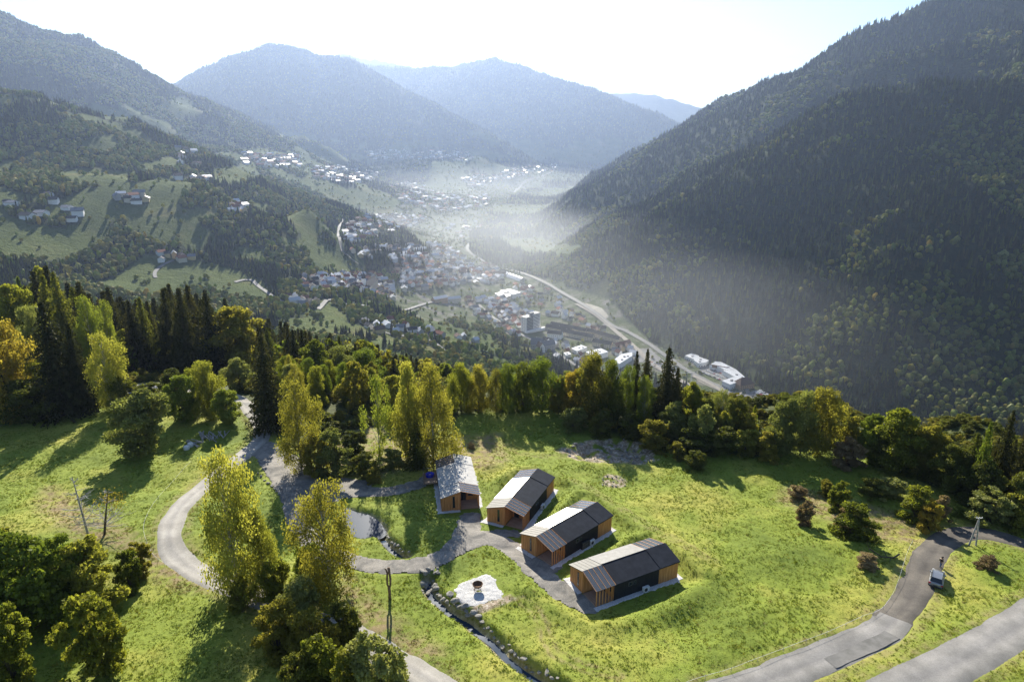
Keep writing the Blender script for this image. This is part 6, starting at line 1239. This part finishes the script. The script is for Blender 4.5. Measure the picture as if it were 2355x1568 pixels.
for poly, h, lab, rw in (([(1250, 590), (1335, 543), (1400, 553), (1592, 648), (1550, 660), (1440, 650), (1335, 600)], 9, 'rear wing of the white shopping centre with its sign wall', 0), ([(1425, 665), (1560, 650), (1600, 655), (1738, 772), (1600, 800), (1572, 745)], 9, 'angled middle wing of the white shopping centre', 0), ([(1412, 800), (1560, 750), (1660, 800), (1520, 850)], 10, 'front wing of the white shopping centre beside the railway', 1),
    ([(925, 470), (1010, 440), (1110, 470), (1080, 530), (1000, 500)], 7, 'left part of the flat white car showroom above the highway', 1), ([(1040, 530), (1110, 485), (1240, 530), (1200, 560), (1100, 570)], 8, 'right part of the flat white car showroom above the highway', 1), ([(0, 520), (90, 450), (230, 425), (235, 470), (60, 580)], 8, 'large flat hall with tan roof left of the slim spruces', 0), ([(640, 310), (760, 345), (750, 355), (635, 322)], 4, 'long low white shed at the wood edge beyond the highway', 0)):
    block('shop_building', [ZT7(*p) for p in poly], h, wC['white'], rC['pale'], lab, 'building', 0.5, rw)
m = MB(); t = empty('shop_sign', tuple(atZ(*ZT7(1370, 610), 9.5))); m.box(-16, 16, -.3, .3, -4, 1.5); o = m.build('panel', wC['brown'], t); o.rotation_euler = (0, 0, R(-35)); tag(t, 'dark sign wall along the inner front of the white shopping centre', 'sign wall')
gable('station_building', ZT7(1600, 900), ZT7(1780, 870), 20, 8, wC['orange'], rC['brown'], 'orange station building with brown hipped roof beside the shopping centre', .5, 'station', True)
# arched hall
A_ = [atZ(*ZT6(*p), 6) for p in ((610, 275), (700, 262), (880, 325), (720, 332))]; c_ = np.mean(A_, 0); ux = A_[2]-A_[1]; l_ = np.linalg.norm(ux[:2]); wd_ = np.linalg.norm((A_[1]-A_[0])[:2]); t = empty('arched_hall', (c_[0], c_[1], .5), math.atan2(ux[1], ux[0])); m = MB(); n_ = 14
vs = [(sx*l_/2, -wd_/2+wd_*i/n_, 6+9*math.sin(math.pi*i/n_)) for sx in (-1, 1) for i in range(n_+1)]; m.add(vs, [(i, i+1, n_+2+i, n_+1+i) for i in range(n_)]); m.build('roof', rC['pale'], t, True)
m = MB(); m.box(-l_/2+.5, l_/2-.5, -wd_/2+.3, wd_/2-.3, -2, 6.0); e_ = [(l_/2-.3, -wd_/2+wd_*i/n_, 6+8.9*math.sin(math.pi*i/n_)) for i in range(n_+1)]; m.add(e_, [tuple(range(n_+1))]); m.add([(-q[0], q[1], q[2]) for q in e_], [tuple(range(n_, -1, -1))]); m.build('wall', wC['grey'], t); tag(t, 'large hall with white arched roof at the foot of the wooded slope', 'hall'); HC.append((c_[0], c_[1], 50)); NOTREE.append((c_[0], c_[1], 45))
# construction crane
g = VP(*ZT7(1005, 850)); t = empty('tower_crane', (g[0], g[1], fz(g[0], g[1])), R(195)); m = MB(); hh = atY(*ZT7(1015, 690), g[1])[2]-t.location.z
for sx in (-.8, .8):
    for sy in (-.8, .8): m.tube([(sx, sy, 0), (sx, sy, hh)], .16, 4)
for k in range(int(hh/2)): m.tube([(-.8, -.8, k*2), (.8, -.8, k*2+2)], .1, 3); m.tube([(.8, .8, k*2), (-.8, .8, k*2+2)], .1, 3)
m.build('mast', m_white, t); m = MB(); m.tube([(-8, 0, hh+.5), (38, 0, hh+.5)], .35, 4); m.tube([(-8, 0, hh+.6), (0, 0, hh+5), (38, 0, hh+.8)], .2, 4)
m.build('jib', m_white, t); m = MB(); m.box(-9, -6.5, -1, 1, hh-1.5, hh+.4); m.build('counterweight', wC['grey'], t); tag(t, 'pale construction crane standing between the spruces and the railway', 'crane')
# cars parked in the valley (simple, a few pixels each)
m_cw, m_cd, m_cr = cm('car_white', (.7, .7, .7), .9, .3), cm('car_dark', (.05, .05, .06), .9, .3), cm('car_red', (.4, .04, .03), .9, .3)
mb = MB(); mb.box(-.9, .9, -2.2, 2.2, .25, .85); mb.add([(-.8, -1.9, .85), (.8, -1.9, .85), (.8, 1.0, .85), (-.8, 1.0, .85), (-.65, -1.5, 1.45), (.65, -1.5, 1.45), (.65, .4, 1.45), (-.65, .4, 1.45)], [(4, 5, 6, 7), (0, 1, 5, 4), (1, 2, 6, 5), (2, 3, 7, 6), (3, 0, 4, 7)])
for sx in (-.8, .8):
    for sy in (-1.4, 1.4): mb.tube([(sx-.1, sy, .32), (sx+.1, sy, .32)], .32, 8)
vcar = mb.mesh('valley_car'); vcar.materials.append(m_cw)
def vpark(a, b, n, lab, grp, rz=.9, jit=6):
    for k in range(n):
        s = (k+.5)/n; q = VP(*ZT7(a[0]+(b[0]-a[0])*s, a[1]+(b[1]-a[1])*s))
        if random.random() < .2: continue
        o = link(bpy.data.objects.new('parked_car', vcar)); o.location = (q[0], q[1], fz(q[0], q[1])+.85); o.rotation_euler = (0, 0, rz+random.gauss(0, .05)); o.material_slots[0].link = 'OBJECT'; mt_ = random.choice([m_cw, m_cw, m_cd, m_cr if random.random() < .3 else m_cw]); o.material_slots[0].material = mt_; tag(o, {m_cw: 'white', m_cd: 'dark', m_cr: 'red'}[mt_]+' '+lab, 'car', grp)
for i in range(4): vpark((1830+i*25, 965+i*-12), (2070+i*12, 1085-i*12), 13, 'car in row %s from the highway of the open car park beyond the station' % ['one', 'two', 'three', 'four'][i], 'cars in the open car park')
for i in range(4): vpark((1140+i*60, 690-i*25), (1390+i*35, 795-i*28), 11, 'car in row %s from the highway of the shopping centre car park' % ['one', 'two', 'three', 'four'][i], 'cars at the shopping centre')
for i in range(3): vpark((470, 560+i*25), (820, 640+i*8), 9, 'car in the goods yard behind the tallest spruce, row '+['one', 'two', 'three'][i], 'cars in the goods yard')
# houses
for q in ((215, 1090, 16, 12), (95, 985, 15, 9), (415, 970, 12, 12), (600, 1060, 15, 14), (555, 1105, 12, 9), (515, 1018, 13, 8), (370, 915, 12, 8), (60, 975, 10, 8), (320, 1060, 16, 9)):
    g = VP(q[0]/1.96/1.699, (300+q[1]/1.96)/1.699); house(g[0], g[1], q[2], q[2]*1.3, q[3]*.65, random.uniform(1.2, 2), 'white', random.choice(['dark', 'grey']))
houses([(262, 448), (340, 450), (345, 470), (262, 466)], 7, 12, 18); houses([(528, 468), (565, 472), (565, 490), (525, 488)], 12, 10, 14, 12); houses([(370, 585), (440, 590), (445, 602), (372, 604)], 7, 10, 15); houses([(400, 345), (450, 350), (440, 362), (405, 362)], 6, 12, 16); houses([(408, 353), (470, 372), (450, 385), (405, 375)], 5, 12, 16)
houses([(402, 405), (480, 410), (480, 420), (405, 415)], 7, 12, 18); houses([(555, 355), (690, 358), (690, 385), (600, 385)], 26, 13, 20, 14); houses([(545, 365), (575, 370), (575, 385), (545, 380)], 4, 13, 20)
houses([(715, 388), (760, 380), (870, 400), (860, 420), (790, 422), (725, 412)], 40, 13, 20, 14); houses([(830, 345), (1080, 348), (1090, 372), (850, 368)], 26, 14, 22, 14)
for args in (([(1060, 410), (1200, 385), (1280, 375), (1280, 392), (1180, 410), (1080, 432)], 28, 14, 22, 16), ([(890, 425), (950, 420), (1020, 450), (1120, 450), (1130, 475), (1020, 490), (930, 470)], 46, 13, 20, 15), ([(800, 520), (830, 500), (905, 495), (990, 500), (930, 530), (820, 560), (780, 560)], 40, 11, 17, 14), ([(1000, 520), (1100, 505), (1120, 530), (1060, 550), (1010, 545)], 12, 12, 18), ([(780, 570), (830, 575), (1010, 560), (1070, 590), (1090, 620), (900, 615), (900, 580), (830, 600)], 36, 10, 16),
             ([(690, 640), (850, 632), (900, 650), (905, 690), (830, 672), (700, 665)], 32, 9, 14), ([(660, 685), (730, 690), (740, 702), (680, 704)], 8, 9, 13), ([(900, 620), (1120, 610), (1200, 650), (1050, 655), (930, 670)], 40, 10, 17), ([(1060, 690), (1150, 690), (1220, 720), (1190, 775), (1110, 735)], 40, 9, 15, 13), ([(1150, 650), (1260, 670), (1330, 720), (1300, 745), (1200, 700)], 22, 10, 15), ([(1230, 780), (1330, 800), (1370, 850), (1290, 830), (1230, 800)], 18, 9, 14, 14),
             ([(1290, 720), (1350, 730), (1400, 760), (1380, 770), (1300, 745)], 12, 9, 14), ([(825, 735), (900, 740), (1000, 765), (1050, 790), (960, 785), (840, 765)], 16, 10, 15), ([(1400, 800), (1440, 790), (1470, 815), (1430, 825)], 6, 9, 13), ([(1050, 770), (1110, 790), (1090, 800), (1040, 790)], 4, 10, 14)):
    houses(*args)
SPEC.sort(key=lambda q: (q[0]**2+q[1]**2)/(q[2]*q[3])**.5)
for q in SPEC[:286]: house(*q)
mbs = {}
for (x, y, w, l, h, rz, wc, rc) in SPEC[286:]:
    M = Matrix.Translation((x, y, fz(x, y))) @ Matrix.Rotation(rz, 4, 'Z') @ Matrix.Diagonal((w*1.25, l*1.25, h*1.2, 1)); NOTREE.append((x, y, max(w, l)*.7+3))
    for me, key in ((HWALL, ('w', wc)), (HROOF, ('r', rc))): mbs.setdefault(key, MB()).add([M @ v.co for v in me.vertices], [tuple(p.vertices) for p in me.polygons])
allm = MB(); mats_ = []; fi = []
for key, mb_ in mbs.items(): allm.add(mb_.v, mb_.f); mats_.append((WALLC if key[0] == 'w' else ROOFC)[key[1]]); fi += [len(mats_)-1]*len(mb_.f)
me = allm.mesh('far_houses'); [me.materials.append(q) for q in mats_]; me.polygons.foreach_set('material_index', fi); tag(link(bpy.data.objects.new('far_houses', me)), 'tiny far houses of the villages deep in the hazy valley', 'houses', kind='stuff')
M1 = [('mixed_woodland', 'mixed woodland covering the slope on the left below the farms'), ('mixed_woodland', 'mixed trees on the slope and knolls between hilltop and town'), ('mixed_woodland', 'dense woodland at the foot of the right-hand slope')]
woods(175, 900, 6.3, 13, 22, mid_col, M1)
woods(900, 2500, 8.6, 15, 25, far_col, [('hillside_forest', 'forest and tree groups among the fields of the left hillside'), ('town_trees', 'trees standing among the houses of the valley town'), ('hillside_forest', 'dense forest on the steep right-hand mountainside')])
woods(2500, 5200, 14, 19, 28, far_col, [('mountain_forest', 'hazy forest on the far left mountain flank'), ('mountain_forest', 'hazy trees and woods in the far valley'), ('mountain_forest', 'forest on the upper right mountain slopes')])
woods(5200, 10500, 27, 26, 38, far_col, [('distant_forest', 'distant forest on the mountain left of the valley end'), ('distant_forest', 'distant forest on the mountains closing the valley'), ('distant_forest', 'distant forest on the ridge right of the valley end')])
# ---------------- grass tufts ----------------
def tuft(seed):
    rg = random.Random(seed); m = MB()
    for i in range(11):
        a = rg.uniform(0, 6.28); r = rg.uniform(0, .28); x, y = r*math.cos(a), r*math.sin(a); h = rg.uniform(.6, 1.15); l = rg.uniform(.1, .4); b = rg.uniform(0, 6.28); w = rg.uniform(.05, .10); c, s = math.cos(b)*w, math.sin(b)*w
        m.add([(x-c, y-s, 0), (x+c, y+s, 0), (x+l*math.cos(a)+c*.2, y+l*math.sin(a), h)], [(0, 1, 2)])
    return m.mesh('tuft')
LM['grass'] = leaf_mat('grass_blades', (.13, .18, .026), (.205, .255, .036), (.34, .325, .065), .5); LM['drygrass'] = leaf_mat('dry_grass_blades', (.20, .16, .07), (.30, .24, .11), (.40, .33, .17), .4)
tuft_col = proto_set('tufts', [(tuft(1), 'grass'), (tuft(2), 'grass'), (tuft(3), 'grass'), (tuft(4), 'drygrass')])
N = 270000; x = rg.uniform(-135, 135, N); y = 56+(rg.uniform(0, 1, N)**1.25)*125
vx, vy = toV(x, y, 355+0*x); k = (vx > -120) & (vx < 2480) & (vy < 1680) & (y < np.interp(x, ex[o_], ey[o_])+6); x = x[k]; y = y[k]
d = np.minimum(lookup(x, y, RDM), lookup(x, y, DRM)); cab_out = np.ones(len(x), bool)
for c in CAB: u, v = cab_local(c, x, y); cab_out &= ~((np.abs(u) < 4.3) & (v > -1.2) & (v < 14.8))
k = (d > .15) & cab_out & (sd(x, y, PAD) > .2) & (sd(x, y, POND) > .6) & (sd(x, y, PIT) > -.5+rg.normal(0, .8, len(x))) & (dpoly(x, y, DITCH2[::3]) > .9) & (dpoly(x, y, DITCH1[::3]) > .8); k &= rg.uniform(0, 1, len(x)) < .8
x = x[k]; y = y[k]; z = lookup(x, y, Zg); dr_ = np.exp(-((lookup(x, y, RDM)-.6)/.7)**2)*.6; dr_ = np.maximum(dr_, lookup(x, y, dry)); idx = np.where(rg.uniform(0, 1, len(x)) < dr_*.8+.03, 3, rg.integers(0, 3, len(x)))
clump = np.clip(1+fbm(x/2.5, y/2.5, 3, 39)*1.1, .5, 1.7); h = rg.uniform(.07, .17, len(x))*clump; w = rg.uniform(.4, .8, len(x)); stuff('grass', np.stack([x, y, z-.03], 1), idx, np.stack([w, w, h], 1), rg.uniform(0, 6.28, len(x)), tuft_col, 'uneven grass tufts covering the meadow', 'grass')
# undergrowth on the wood floor
N = 9000; x = rg.uniform(-150, 150, N); y = rg.uniform(95, 232, N); k = (lookup(x, y, wood) > .55) & (lookup(x, y, RDM) > 2) & (lookup(x, y, DRM) > 1.5); x = x[k]; y = y[k]; h = rg.uniform(.7, 2.4, len(x)); w = h*rg.uniform(1.1, 1.9, len(x))
und_col = proto_set('undergrowth_plants', [(LITE[0], 'dark'), (LITE[2], 'green'), (LITE[0], 'olive')]); stuff('undergrowth', np.stack([x, y, lookup(x, y, Zg)-.2], 1), rg.integers(0, 3, len(x)), np.stack([w, w, h], 1), rg.uniform(0, 6.28, len(x)), und_col, 'low scrub and undergrowth on the floor of the woods', 'undergrowth')
# ---------------- haze ----------------
m_haze = bpy.data.materials.new('haze'); m_haze.use_nodes = True; n = m_haze.node_tree; n.nodes.clear(); o = n.nodes.new('ShaderNodeOutputMaterial'); pv = n.nodes.new('ShaderNodeVolumePrincipled'); pv.inputs['Color'].default_value = (.36, .47, .70, 1); pv.inputs['Density'].default_value = HAZE_D; pv.inputs['Anisotropy'].default_value = .55; n.links.new(pv.outputs[0], o.inputs['Volume'])
zmin = min(float(Zf.min()), float(Zb.min()), float(Zg.min()))-1; m = MB(); m.box(-21000, 21000, -21000, 21500, zmin, max(CAMZ, float(Zf.max()))+60)
hz = m.build('haze', m_haze); tag(hz, 'pale morning haze filling the valley', 'haze', kind='stuff')
# low mist banks lying in the valley
def mist(c, r, d, lab):
    bm = bmesh.new(); bmesh.ops.create_uvsphere(bm, u_segments=32, v_segments=16, radius=1); me = bpy.data.meshes.new('valley_mist'); bm.to_mesh(me); bm.free(); mm = m_haze.copy(); mm.node_tree.nodes['Principled Volume'].inputs['Density'].default_value = d; mm.node_tree.nodes['Principled Volume'].inputs['Color'].default_value = (.88, .94, 1, 1); mm.node_tree.nodes['Principled Volume'].inputs['Anisotropy'].default_value = .4; me.materials.append(mm)
    o = link(bpy.data.objects.new('valley_mist', me)); o.location = c; o.scale = r; tag(o, lab, 'mist', 'veils of valley mist', 'stuff')
for q in MIST: mist(*q)
